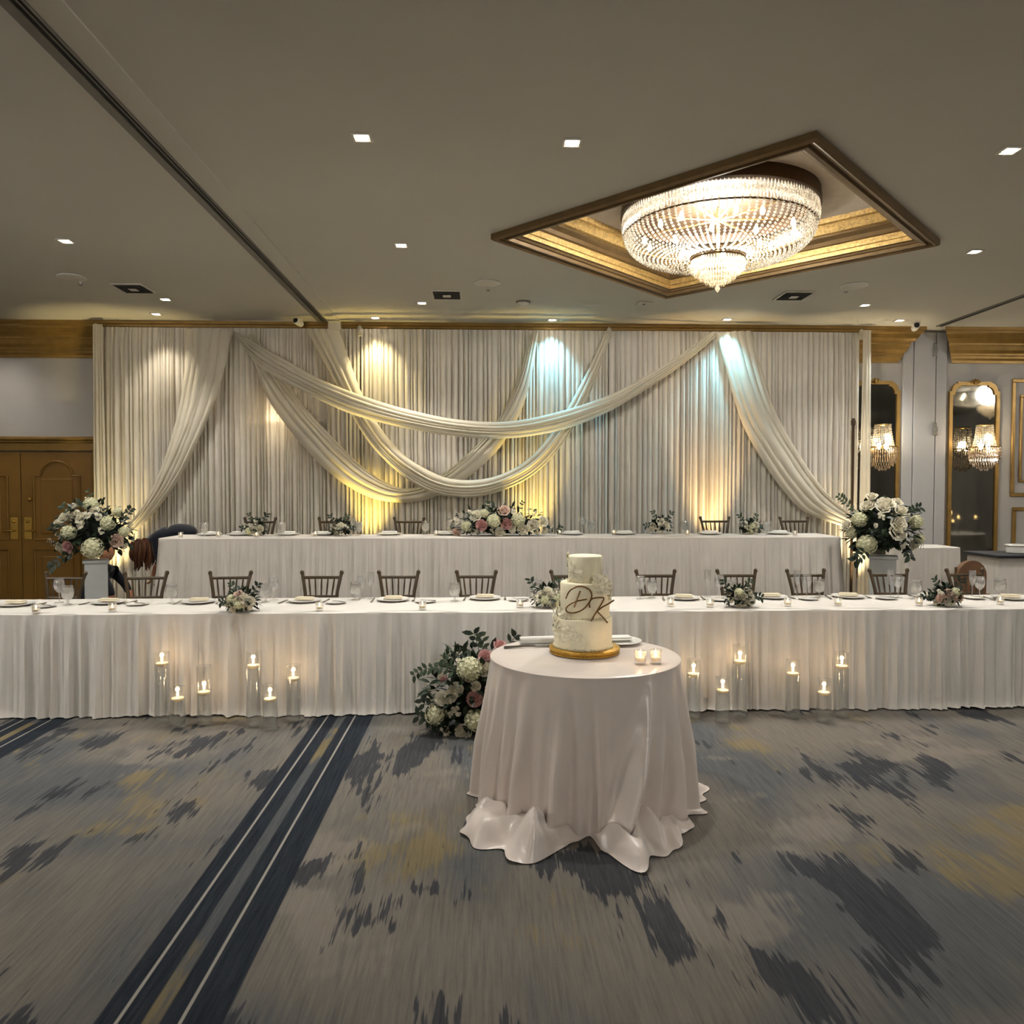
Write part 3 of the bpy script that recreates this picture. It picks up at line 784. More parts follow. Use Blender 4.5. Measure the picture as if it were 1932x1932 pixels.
# ================================================================ MIRRORS AND SCONCES
def mirror(pxl, pxr, ptop, zbot, label):
    x0 = onY(pxl, 800, YW).x; x1 = onY(pxr, 800, YW).x; zt = onY((pxl + pxr) / 2, ptop, YW).z; sh = zt - .13
    def outline(i):
        a, b, t = x0 + i, x1 - i, zt - i
        s_ = sh - i; nt_ = .115
        o = [(a, zbot + i), (a, s_), (a + .03, s_)]
        o += [(a + .03 + (nt_ - .03) * (1 - cos(q)), s_ + (t - .02 - s_) * sin(q)) for q in [pi / 2 * k / 6 for k in range(7)]]
        o += [(a + nt_, t)]
        o += [(b - (x - a), z) for x, z in reversed(o)]
        return o
    e = T('wall_mirror', label, 'mirror', (0, YW - .002, 0), group='gold framed wall mirrors')
    i0, i1 = outline(0), outline(.048); n = len(i0); m = MB()
    vs = [(x, 0, z) for x, z in i0] + [(x, -.035, z) for x, z in i0] + [(x, -.035, z) for x, z in i1] + [(x, -.012, z) for x, z in i1]
    fs = []
    for r_ in range(3):
        for k in range(n): fs.append((r_ * n + k, r_ * n + (k + 1) % n, (r_ + 1) * n + (k + 1) % n, (r_ + 1) * n + k))
    O('frame', m.add(vs, fs).mesh('frame', 'gold', False), e)
    O('mirror_glass', MB().add([(x, -.014, z) for x, z in outline(.044)], [tuple(range(n))]).mesh('mirror_glass', 'mirror', False), e)
    cx = (x0 + x1) / 2
    c = MB().ball((cx, -.045, zt - .01), .03, 10, 6)
    for q in range(5):
        a = pi * q / 4
        c.ball((cx + .05 * cos(a), -.04, zt - .005 + .03 * sin(a)), .018, 8, 5)
    O('crest_ornament', c.mesh('crest_ornament', 'gold'), e)
    return cx
mx1 = mirror(1600, 1696, 719, .45, 'gold framed mirror half hidden behind the right end of the drapery')
mx2 = mirror(1788, 1883, 721, .45, 'tall gold framed mirror near the right edge of the photo')
def sconce_meshes():
    d = {}
    d['back_plate'] = MB().lathe([(.05, 0), (.05, .012), (.03, .02), (.003, .022)], 20).mesh('back_plate', 'brass')
    d['arm'] = MB().tube([(0, 0, 0), (0, -.08, -.03), (0, -.14, .0), (0, -.14, .28)], .008, 7).mesh('arm', 'brass')
    b = MB(); n = 34
    for k in range(n):
        t = 2 * pi * k / n
        for i in range(11):
            f = i / 10; r = .10 + .045 * f ** 1.7
            b.octa((r * cos(t), r * sin(t), .30 - .30 * f), .0085, .017)
    d['upper_strands'] = b.mesh('upper_strands', 'crystal', False)
    b = MB()
    for r, z, h, cnt in ((.185, -.06, .075, 40), (.18, -.11, .06, 40), (.165, -.175, .045, 34), (.13, -.225, .035, 26), (.09, -.26, .028, 18), (.045, -.29, .024, 9)):
        for k in range(cnt):
            t = 2 * pi * k / cnt
            b.octa((r * cos(t), r * sin(t), z), .009, h)
    d['prism_basket'] = b.mesh('prism_basket', 'amber', False)
    rg = MB()
    for r, z in ((.10, .305), (.15, .0), (.19, .01)):
        rg.tube([(r * cos(2 * pi * i / 28), r * sin(2 * pi * i / 28), z) for i in range(29)], .006, 6)
    d['rings'] = rg.mesh('rings', 'brass')
    d['bulb'] = MB().ball((0, 0, 0), .03, 12, 8, 1.4).mesh('sconce_bulb', emit('sconce_bulb', '#ffe9c0', 22))
    return d
SCN = sconce_meshes()
def sconce(x, z, label, y=None, power=12.0, sc=1.0):
    y = YW - .02 if y is None else y
    t = T('wall_sconce', label, 'sconce', (x, y, z), group='crystal wall sconces', scale=sc)
    O('back_plate', SCN['back_plate'], t, (0, 0, -.02), (radians(90), 0, 0))
    O('arm', SCN['arm'], t)
    for k in ('upper_strands', 'prism_basket', 'rings'):
        o = O(k, SCN[k], t, (0, -.23, 0))
        if k != 'rings': o['kind'] = 'stuff'
    for s_ in (-.05, .05): O('bulb', SCN['bulb'], t, (s_, -.23, .02))
    light('sconce_lamp', 'POINT', (0, -.23, .06), power, (1, .85, .6), size=.06, parent=t)
zs = onY(1837, 845, YW - .25).z
sconce(mx1, zs, 'crystal wall sconce on the mirror half hidden by the drapery')
sconce(mx2, zs, 'crystal wall sconce on the tall mirror at the right edge')
pb = onY(530, 800, YW)
sconce(pb.x, pb.z, 'crystal wall sconce glowing through the backdrop curtain', YW - .001, 12.0, .62)

# ================================================================ TABLES AND LINENS
def skirt_cloth(x0, x1, y0, y1, zt, hem, seed, pitch, amp, flare, material, name, hem_back=None, rough_edge=.006, plain=None):
    """a cloth over a rectangular table: flat top, gathered skirt all round down to the hem"""
    r = random.Random(seed)
    per = []                                             # perimeter points with outward normals
    c = .03
    def edge(a, b, n):
        L_ = (Vector(b) - Vector(a)).length; k = max(4, int(L_ / pitch * 11))
        for i in range(k): per.append((Vector(a).lerp(Vector(b), i / k), Vector(n)))
    def corner(cx, cy, a0):
        for i in range(5):
            a = a0 + pi / 2 * i / 5
            per.append((Vector((cx + c * cos(a), cy + c * sin(a))), Vector((cos(a), sin(a)))))
    edge((x0 + c, y0), (x1 - c, y0), (0, -1)); corner(x1 - c, y0 + c, -pi / 2)
    edge((x1, y0 + c), (x1, y1 - c), (1, 0)); corner(x1 - c, y1 - c, 0)
    edge((x1 - c, y1), (x0 + c, y1), (0, 1)); corner(x0 + c, y1 - c, pi / 2)
    edge((x0, y1 - c), (x0, y0 + c), (-1, 0)); corner(x0 + c, y0 + c, pi)
    n = len(per)
    s_ = [0.0]
    for i in range(1, n): s_.append(s_[-1] + max(.004, (per[i][0] - per[i - 1][0]).length))
    tot = s_[-1]
    K = [(tot / max(1, round(tot / (pitch * q))), r.uniform(0, 6.3), r.uniform(-1.2, 1.2)) for q in (1.0, 1.63, .61, 2.9, .43)]
    Wt = (1, .9, .6, .8, .35)
    def fold(s, v):
        q = 0
        for (lam, ph, dr), wt in zip(K, Wt):
            q += wt * ((1 - abs(sin(pi * s / lam + ph + dr * v + .9 * sin(2 * pi * s / (lam * 7.3) + ph)))) ** 1.3 - .3)
        return q
    rows = (0, .012, .03, .07, .15, .28, .42, .56, .7, .82, .92, .975, 1.0)
    vs = []
    for (p, nn), s in zip(per, s_):                       # inner top ring
        vs.append((p.x - nn.x * .05, p.y - nn.y * .05, zt + .0015 * sin(s * 9)))
    for v in rows:
        for (p, nn), s in zip(per, s_):
            hz = hem if (hem_back is None or nn.y < .5) else hem_back; fl = flare if (hem_back is None or nn.y < .5) else .01
            f = fold(s, v)
            out = fl * v ** 1.2 + amp * f * min(1, v * 5) * (.55 + .45 * v) + rough_edge * sin(s * 4.1 + 1) + rough_edge * .6 * sin(s * 11.3)
            if plain and nn.x * plain > .3: out = 0
            if v == 0: out = rough_edge * sin(s * 4.1 + 1) - .012
            if v >= .975: out += .02 * (v - .95) / .05 * (.6 + .4 * sin(s * 2.3 + seed))
            zz = zt + (hz - zt) * v
            if v == 0: zz = zt
            elif v < .02: zz = zt - .008
            if v >= 1: zz = hz + .006 + .008 * max(0, sin(s * 3.1 + seed))
            if plain and nn.x * plain > .3: out = 0
            out = max(out, -.02 + .01 * v)
            vs.append((p.x + nn.x * out, p.y + nn.y * out, zz))
    fs = []
    for j in range(len(rows)):
        for i in range(n): fs.append((j * n + i, j * n + (i + 1) % n, (j + 1) * n + (i + 1) % n, (j + 1) * n + i))
    fs.append(tuple(range(n)))
    return MB().add(vs, fs).mesh(name, material)
def table_frame(x0, x1, y0, y1, zt, z0, label):
    t = T('folding_table', label, 'table', ((x0 + x1) / 2, (y0 + y1) / 2, z0), group='folding tables under the cloths')
    w2, d2, h = (x1 - x0) / 2 - .03, (y1 - y0) / 2 - .03, zt - z0 - .012
    O('tabletop', MB().bev(-w2, w2, -d2, d2, h - .03, h, .004).mesh('tabletop', 'oak', False), t)
    for sx in (-1, 1):
        for sy in (-1, 1):
            O('leg', MB().tube([(sx * (w2 - .2), sy * (d2 - .08), 0.005), (sx * (w2 - .2), sy * (d2 - .08), h - .03)], .015, 8).mesh('leg', 'grey'), t)
ZF = .762                       # front table top
FY0, FY1 = 5.63, 6.39
table_frame(-4.6, 5.2, FY0, FY1, ZF, 0, 'folding table hidden under the long front tablecloth')
tag(O('tablecloth', skirt_cloth(-4.6, 5.2, FY0, FY1, ZF, .004, 51, .115, .034, .02, 'linen', 'tablecloth', rough_edge=.009)), 'long white gathered tablecloth on the front table, behind the candle vases', 'tablecloth', 'white head table cloths')
ZU = STAGE_Z + .76
UX0, UX1, UY0, UY1 = -3.37, 3.80, 7.98, 8.62
st = T('stage_riser', 'low carpeted stage riser behind the upper head table', 'stage', (0, 0, 0))
O('deck', MB().bev(UX0 + .06, UX1 - .06, UY0 + .05, 9.48, STAGE_Z - .05, STAGE_Z, .004).mesh('deck', mat('stage_carpet', '#3c3a38', .95, var=.15), False), st)
for x in (UX0 + .2, 0.2, UX1 - .2):
    for y in (UY0 + .2, 9.3): O('leg', MB().bev(x - .04, x + .04, y - .04, y + .04, 0, STAGE_Z - .05, .004).mesh('leg', 'black', False), st)
table_frame(UX0, UX1, UY0, UY1, ZU, STAGE_Z, 'folding table on the stage hidden under the upper tablecloth')
tag(O('tablecloth', skirt_cloth(UX0, UX1, UY0, UY1, ZU, .004, 61, .09, .022, .12, 'linen2', 'tablecloth', hem_back=STAGE_Z + .01)), 'long ivory gathered tablecloth on the raised upper head table', 'tablecloth', 'white head table cloths')

# ================================================================ CHIAVARI CHAIRS
def chair_meshes():
    d = {}
    def hw(z): return spline([(.15, 0, 0), (.142, 0, 0), (.138, 0, 0), (.175, 0, 0)], 31)[min(30, int(z / .93 * 30))].x
    for s_, nm in ((-1, 'l'), (1, 'r')):
        pts = [(s_ * a, y, z) for a, y, z in ((.160, .215, 0), (.150, .185, .22), (.142, .17, .44), (.138, .19, .68), (.158, .215, .82), (.174, .232, .90))]
        b = MB().tube(spline(pts, 16), .0155, 8)
        b.ball((s_ * .178, .236, .912), .0195, 10, 6, 1.1)
        for z, a, y in ((.60, .139, .182), (.52, .14, .175)): b.tube([(s_ * a, y, z - .008), (s_ * a, y, z + .008)], .019, 8)
        d['back_post_' + nm] = b.mesh('back_post', 'wood')
        d['front_leg_' + nm] = MB().tube([(s_ * .175, -.19, 0), (s_ * .172, -.185, .2), (s_ * .17, -.18, .43)], [.012, .015, .016], 8).mesh('front_leg', 'wood')
    def rail(a, y, z, r, nm): d[nm] = MB().tube([(-a, y, z), (0, y + .006, z), (a, y, z)], r, 8).mesh(nm, 'wood')
    rail(.166, .224, .868, .0135, 'top_rail'); rail(.142, .196, .70, .0115, 'lower_rail')
    for k in range(5):
        f = (k - 2) / 2
        d['spindle_%d' % k] = MB().tube([(f * .094, .197, .70), (f * .105, .211, .785), (f * .115, .225, .868)], [.0065, .009, .0065], 6).mesh('spindle', 'wood')
    m = MB().bev(-.195, .195, -.205, .19, .425, .45, .008)
    d['seat'] = m.mesh('seat', 'wood', False)
    d['cushion'] = MB().bev(-.185, .185, -.2, .165, .45, .492, .016).mesh('cushion', 'cushion')
    for z in (.14, .22):
        d['stretcher_f%d' % int(z * 100)] = MB().tube([(-.173, -.187, z), (.173, -.187, z)], .009, 6).mesh('stretcher', 'wood')
    for s_ in (-1, 1):
        d['stretcher_s%d' % s_] = MB().tube([(s_ * .173, -.187, .18), (s_ * .152, .19, .18)], .009, 6).mesh('stretcher', 'wood')
    return d
CHM = chair_meshes()
def chair(x, y, z, rz, label, group):
    t = T('chiavari_chair', label, 'chair', (x, y, z), rz, group)
    for k, me in CHM.items():
        nm = k.rsplit('_', 1)[0] if k.rsplit('_', 1)[-1] in ('l', 'r') or k.startswith(('spindle', 'stretcher')) else k
        if nm == 'back_post': nm = 'back_post'
        O(nm, me, t)
FC = [(120, -3), (281, 7), (438, 4), (607, 0), (752, 0), (897, -2), (1079, 3), (1237, 0), (1390, 0), (1523, 3), (1677, 0), (1824, 4)]
for i, (px, a) in enumerate(FC):
    p = onY(px, 1090, 6.93)
    extra = {0: 'dim fruitwood chiavari chair in front of the doors, leftmost at the front table', 1: 'fruitwood chiavari chair at the front table beside the bending person',
             6: 'fruitwood chiavari chair mostly hidden behind the wedding cake', 10: 'fruitwood chiavari chair at the front table below the right flower urn',
             11: 'fruitwood chiavari chair at the front table, rightmost, beside the white draped carts'}.get(i, 'fruitwood chiavari chair behind the front table, %s from the left' % ORD[i])
    chair(p.x, 6.93 - .225, 0, radians(a), extra, 'chairs at the front table')
UC = [(494, 5), (627, -4), (770, -3), (1350, 2), (1500, 3)]
for i, (px, a) in enumerate(UC):
    p = onY(px, 990, 9.2)
    chair(p.x, 9.2 - .225, STAGE_Z + .002, radians(a), 'fruitwood chiavari chair at the raised upper table, %s from the left' % ORD[i], 'chairs at the upper table')

# ================================================================ CAKE TABLE
CT = Vector((.545, 4.14, 0)); RT = .515
t = T('round_table', 'round cake table hidden under the blush satin cloth', 'table', CT)
O('tabletop', MB().lathe([(RT - .02, .725), (RT - .01, .735), (RT - .01, .75), (RT - .02, .755), (.01, .755)], 40).mesh('tabletop', 'oak'), t)
O('pedestal', MB().lathe([(.2, 0), (.2, .02), (.06, .06), (.035, .1), (.035, .725)], 20).mesh('pedestal', 'grey'), t)
def cake_cloth():
    zt = .762; n = 360
    A = lambda d: radians(d)
    # ridges: (angle at top, angle at bottom, amplitude, width)
    ridges = [(-90, -91, .035, 1.7), (-84, -87, .02, 3), (-57, -81, .12, 5), (-50, -62, .05, 5), (-40, -44, .07, 6), (-24, -27, .07, 5), (-12, -14, .06, 6), (4, 2, .07, 7),
              (-101, -100, .035, 3), (-109, -112, .08, 4), (-119, -121, .045, 4), (-130, -133, .075, 5), (-142, -144, .05, 4), (-153, -155, .07, 5), (-166, -164, .05, 5), (-178, -179, .07, 6),
              (22, 24, .06, 7), (40, 42, .06, 7), (60, 58, .06, 7), (78, 80, .06, 7), (98, 96, .06, 7), (116, 118, .06, 7), (135, 133, .06, 7), (150, 152, .06, 7), (166, 165, .06, 7)]
    def fold(th, v):
        q = 0
        for a0, a1, am, wd in ridges:
            a = a0 + (a1 - a0) * v
            dd = (math.degrees(th) - a + 180) % 360 - 180
            q += am * exp(-(dd / wd) ** 2)
        return q
    def lobe(deg):
        q = 0
        for c, wd, am in ((-133, 20, .24), (-112, 10, .14), (-79, 13, .20), (-60, 12, .14), (-35, 12, .03), (-3, 10, .06)):
            dd = (deg - c + 180) % 360 - 180; q += am * exp(-(dd / wd) ** 4)
        dd = (deg + 95.5 + 180) % 360 - 180
        return q * (1 - .93 * exp(-(dd / 3.2) ** 2))
    rows = [('t', .55), ('t', .9), ('t', .985), ('d', .012)] + [('d', .03 + .97 * k / 40) for k in range(41)] + [('p', k / 12) for k in range(1, 13)]
    r_ = random.Random(5); wr = [(r_.uniform(-160, -30), r_.uniform(.1, .95), r_.uniform(5, 12), r_.uniform(.015, .045), r_.uniform(-1, 1)) for _ in range(34)]
    vs = []
    for kind, v in rows:
        for i in range(n):
            th = 2 * pi * i / n - pi; deg = math.degrees(th)
            if kind == 't':
                r = RT * v; z = zt + (.0012 if v > .95 else 0) * sin(8 * th)
            elif kind == 'd':
                ff = fold(th, v)
                r = RT + (.02 * v + 1.45 * ff * min(1, v * 1.6) ** .8 * (.5 + .5 * v)) - .004
                z = zt - .006 - (zt - .02) * v
                lf = lobe(deg)
                z += .05 * lf / .2 * v ** 6
                if v < .03: r = RT + .002; z = zt - .004
                z = max(z, .012)
            else:
                ff = fold(th, 1.0); lf = lobe(deg)
                rb = RT + .02 + ff * 1.45 - .004
                bulge = sin(pi * min(1, v * 1.15)) if v < .87 else 0
                r = rb + (lf + .012) * v
                h = .02 + .05 * lf / .2
                z = h * (1 - v) ** 1.3 + .035 * lf / .2 * max(0, bulge)
                for a, vv, wd, am, sk in wr:
                    dd = (deg - a - sk * 14 * (v - vv) + 180) % 360 - 180
                    z += am * lf / .2 * exp(-(dd / (wd * .45)) ** 2 - ((v - vv) / .3) ** 2)
                r += .012 * lf / .2 * sin(deg * .55 + 3 * v)
                if v > .93: z = .006 + .012 * max(0, sin(deg * .3)) * min(1, lf / .1)
                z = max(z, .006)
            vs.append((r * cos(th), r * sin(th), z))
    fs = [tuple(range(n))]
    for j in range(len(rows) - 1):
        for i in range(n): fs.append((j * n + i, j * n + (i + 1) % n, (j + 1) * n + (i + 1) % n, (j + 1) * n + i))
    return MB().add(vs, fs).mesh('tablecloth', 'satin')
tag(O('tablecloth', cake_cloth(), None, CT), 'blush satin cloth draped over the round cake table and puddling on the carpet', 'tablecloth')

# ---- the cake
CK = Vector((onZ(1103, 1231, ZF).x, 4.20, ZF + .002))
t = T('wedding_cake', 'three-tier ivory wedding cake with ruffles and a bronze script monogram on a gold board', 'cake', CK)
O('cake_board', MB().lathe([(.186, 0), (.194, .004), (.194, .010), (.188, .013), (.188, .016), (.196, .02), (.196, .03), (.19, .034), (.01, .034)], 56).mesh('cake_board', 'goldfoil'), t)
def tier(r, z0, h, ox=0, oy=0): return MB().lathe([(r, z0), (r + .001, z0 + h * .5), (r, z0 + h - .008), (r - .004, z0 + h - .002), (r - .01, z0 + h), (.004, z0 + h)], 56, (ox, oy, 0)).mesh('tier', 'icing')
TI = [(.160, .034, .165, -.008), (.136, .199, .195, .002), (.094, .394, .145, .004)]
for r, z0, h, ox in TI:
    ti = O('tier', tier(r, z0, h, ox), t)
    pe = MB()
    for k in range(int(r * 420)):
        a = 2 * pi * k / int(r * 420); pe.ball((ox + (r + .002) * cos(a), (r + .002) * sin(a), z0 + .006), .006, 6, 4)
    O('piped_beads', pe.mesh('piped_beads', 'icing'), ti)['kind'] = 'stuff'
def ruffle_petals(seed, cnt, r, ox, a0, a1, zf0, zf1, spread, size):
    rr = random.Random(seed); b = MB()
    for k in range(cnt):
        f = rr.random(); a = radians(a0 + (a1 - a0) * f) + rr.uniform(-.1, .1); z = zf0 + (zf1 - zf0) * f + rr.uniform(-spread, spread)
        c = Vector((ox + (r + .004) * cos(a), (r + .004) * sin(a), z)); o_ = Vector((cos(a), sin(a), 0)); tg = Vector((-sin(a), cos(a), 0)); up = Vector((0, 0, 1))
        tw = rr.uniform(-1.1, 1.1); tg2 = tg * cos(tw) + up * sin(tw); up2 = up * cos(tw) - tg * sin(tw); s_ = size * rr.uniform(.6, 1.3)
        vs = []
        for j in range(3):
            for i in range(5):
                u = (i - 2) / 2; v = j / 2
                vs.append(c + tg2 * u * s_ + up2 * (v - .3) * s_ * (1 - .35 * u * u) + o_ * (s_ * (.10 + .42 * (1 - v) ** 2) * (.7 + .3 * sin(3 * u + k)) - .004))
        b.add(vs, [(j * 5 + i, j * 5 + i + 1, j * 5 + 6 + i, j * 5 + 5 + i) for j in range(2) for i in range(4)])
    return b
O('ruffle', ruffle_petals(1, 120, .160, -.008, -190, -95, .19, .08, .045, .02).mesh('ruffle', 'ruffle'), t)['kind'] = 'stuff'
O('ruffle', ruffle_petals(2, 80, .136, .002, -70, 20, .395, .30, .045, .022).mesh('ruffle', 'ruffle'), t)['kind'] = 'stuff'
O('ruffle', ruffle_petals(3, 70, .094, .004, -200, -120, .53, .42, .03, .018).mesh('ruffle', 'ruffle'), t)['kind'] = 'stuff'
O('ruffle', ruffle_petals(4, 50, .150, .0, -200, -130, .245, .205, .015, .02).mesh('ruffle', 'ruffle'), t)['kind'] = 'stuff'
O('ruffle', ruffle_petals(5, 40, .112, .004, -75, 30, .41, .40, .012, .018).mesh('ruffle', 'ruffle'), t)['kind'] = 'stuff'
def mono(pts, nsub=40, r=.0042):
    q = [onY(960 + x / 6.0375, 1060 + y / 6.04, 4.05) - CK for x, y in pts]
    return MB().tube(spline(q, nsub), r, 7)
O('monogram_letter_d', mono([(648, 420), (690, 335), (770, 285), (850, 282), (925, 325), (945, 390), (915, 465), (840, 545), (740, 580), (665, 570), (655, 525), (710, 475), (800, 440), (890, 425)]).mesh('monogram_letter_d', 'bronzewire'), t)
O('monogram_stroke', mono([(815, 330), (785, 410), (745, 520)], 12).mesh('monogram_stroke', 'bronzewire'), t)
O('monogram_letter_k', mono([(925, 522), (918, 470), (950, 420), (1020, 405), (1080, 412), (1062, 465), (1010, 550), (965, 625), (930, 690)], 34).mesh('monogram_letter_k', 'bronzewire'), t)
O('monogram_stroke', mono([(1200, 435), (1130, 480), (1060, 520), (1005, 565)], 14).mesh('monogram_stroke', 'bronzewire'), t)
O('monogram_stroke', mono([(1005, 565), (1060, 620), (1125, 695)], 12).mesh('monogram_stroke', 'bronzewire'), t)

# ================================================================ FLOWERS
def rose_mesh(name, material, seed):
    r = random.Random(seed); b = MB()
    for layer, (cnt, rad, tilt, sz, z) in enumerate(((3, .10, .12, .42, .30), (4, .24, .32, .52, .22), (5, .42, .62, .62, .10), (6, .60, .95, .66, -.06))):
        for k in range(cnt):
            a = 2 * pi * (k + .5 * layer) / cnt + r.uniform(-.15, .15)
            o_ = Vector((cos(a), sin(a), 0)); tg = Vector((-sin(a), cos(a), 0)); vs = []
            for j in range(4):
                v = j / 3
                for i in range(5):
                    u = (i - 2) / 2
                    wdt = sz * (.55 + .6 * v - .35 * v * v)
                    rr = rad + tilt * .55 * v * v - .18 * u * u * (1 - .3 * v) * rad
                    zz = z - .5 + .95 * v - .18 * u * u * v - (.22 * max(0, v - .7) * layer)
                    vs.append(o_ * rr + tg * u * wdt + Vector((0, 0, zz)))
            b.add(vs, [(j * 5 + i, j * 5 + i + 1, j * 5 + 6 + i, j * 5 + 5 + i) for j in range(3) for i in range(4)])
    b.ball((0, 0, .28), .2, 8, 5, 1.3)
    b.ball((0, 0, -.1), .55, 8, 5, .9)
    return b.mesh(name, material)
def hyd_mesh(name, material, seed):
    r = random.Random(seed); b = MB(); b.ball((0, 0, 0), .82, 10, 7)
    n = 74
    for k in range(n):
        z = 1 - 2 * (k + .5) / n; a = k * 2.39996; q = sqrt(1 - z * z)
        o_ = Vector((q * cos(a), q * sin(a), z)); t1 = o_.cross(Vector((.3, .2, 1))).normalized(); t2 = o_.cross(t1)
        rr = r.uniform(.9, 1.04); s_ = r.uniform(.17, .23); w0 = r.uniform(0, 1.5)
        for i in range(4):
            an = w0 + i * pi / 2; d1 = t1 * cos(an) + t2 * sin(an); d2 = t1 * -sin(an) + t2 * cos(an)
            c = o_ * rr
            b.add([c - o_ * .05, c + d1 * s_ * .7 + d2 * s_ * .55 + o_ * .02, c + d1 * s_ * 1.25 + o_ * r.uniform(-.04, .06), c + d1 * s_ * .7 - d2 * s_ * .55 + o_ * .02], [(0, 1, 2, 3)])
    return b.mesh(name, material, False)
def stock_mesh(name, material, seed):
    r = random.Random(seed); b = MB()
    for k in range(9):
        p = Vector((r.uniform(-.6, .6), r.uniform(-.6, .6), r.uniform(-.6, .7)))
        for i in range(5):
            a = 2 * pi * i / 5 + k
            d = Vector((cos(a), sin(a), .25)); e = Vector((-sin(a), cos(a), .1))
            b.add([p, p + d * .26 + e * .16, p + d * .4 + Vector((0, 0, .1)), p + d * .26 - e * .16], [(0, 1, 2, 3)])
        b.ball(p, .12, 6, 4)
    return b.mesh(name, material, False)
FL = {
    'w': ('rose', [rose_mesh('ivory_rose', 'rosew', i) for i in range(3)]), 'p': ('rose', [rose_mesh('pink_rose', 'rosep', 9)]), 'b': ('rose', [rose_mesh('blush_rose', 'roseb', 8)]),
    'h': ('hydrangea', [hyd_mesh('hydrangea', 'hydw', i) for i in range(2)]), 's': ('stock_flower', [stock_mesh('stock_flower', 'rosew', i) for i in range(2)]),
}
def add_leaf(b, base, d, up, L_, wd):
    d = d.normalized(); sd = d.cross(up).normalized(); nn = sd.cross(d)
    vs = [base, base + d * L_ * .3 + sd * wd * .8 + nn * L_ * .04, base + d * L_ * .35 + nn * L_ * .0, base + d * L_ * .3 - sd * wd * .8 + nn * L_ * .04,
          base + d * L_ * .65 + sd * wd * .75 + nn * L_ * .02, base + d * L_ * .7 - nn * L_ * .03, base + d * L_ * .65 - sd * wd * .75 + nn * L_ * .02, base + d * L_ - nn * L_ * .12]
    b.add(vs, [(0, 1, 2), (0, 2, 3), (1, 4, 5, 2), (2, 5, 6, 3), (4, 7, 5), (5, 7, 6)])
def foliage_mesh(rx, ry, rz, cnt, L_, seed, zmin=-1.0, rest=None):
    r = random.Random(seed); b = MB()
    for _ in range(cnt):
        while True:
            o_ = Vector((r.gauss(0, 1), r.gauss(0, 1), r.gauss(0, 1))).normalized()
            if o_.z > zmin: break
        k = r.uniform(.62, .98); p = Vector((o_.x * rx * k, o_.y * ry * k, o_.z * rz * k))
        d = o_ + Vector((r.uniform(-.9, .9), r.uniform(-.9, .9), r.uniform(-.7, .5)))
        add_leaf(b, p, d, Vector((r.uniform(-.5, .5), r.uniform(-.5, .5), 1)), L_ * r.uniform(.6, 1.2), L_ * r.uniform(.18, .3))
    if rest is not None: b.v = [(x, y, max(z, rest + .004 + .006 * abs(sin(40 * x)))) for x, y, z in b.v]   # leaves lie on the table, not in it
    return b.mesh('foliage', 'leaf')
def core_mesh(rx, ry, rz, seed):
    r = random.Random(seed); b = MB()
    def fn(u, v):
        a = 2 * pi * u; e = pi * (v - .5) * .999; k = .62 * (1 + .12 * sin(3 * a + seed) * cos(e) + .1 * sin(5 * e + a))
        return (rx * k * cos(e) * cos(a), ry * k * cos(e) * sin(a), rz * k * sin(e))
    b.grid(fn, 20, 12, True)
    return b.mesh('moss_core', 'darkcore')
def sprig_mesh(pts, leafL, seed, material='leaf2', step=.03):
    r = random.Random(seed); b = MB()
    L_ = sum((Vector(pts[i + 1]) - Vector(pts[i])).length for i in range(len(pts) - 1)); q = spline(pts, max(4, int(L_ / step)))
    b.tube(q, [max(.001, .003 * (1 - .7 * i / len(q))) for i in range(len(q))], 5)
    for i in range(1, len(q)):
        d = (q[i] - q[i - 1]).normalized()
        for s_ in (-1, 1):
            sd = d.cross(Vector((0, -1, .3))).normalized() * s_
            add_leaf(b, q[i], sd + d * .6 + Vector((0, r.uniform(-.5, .3), 0)), Vector((0, -1, .3)), leafL * r.uniform(.7, 1.15), leafL * .27)
    return b.mesh('sprig', material)
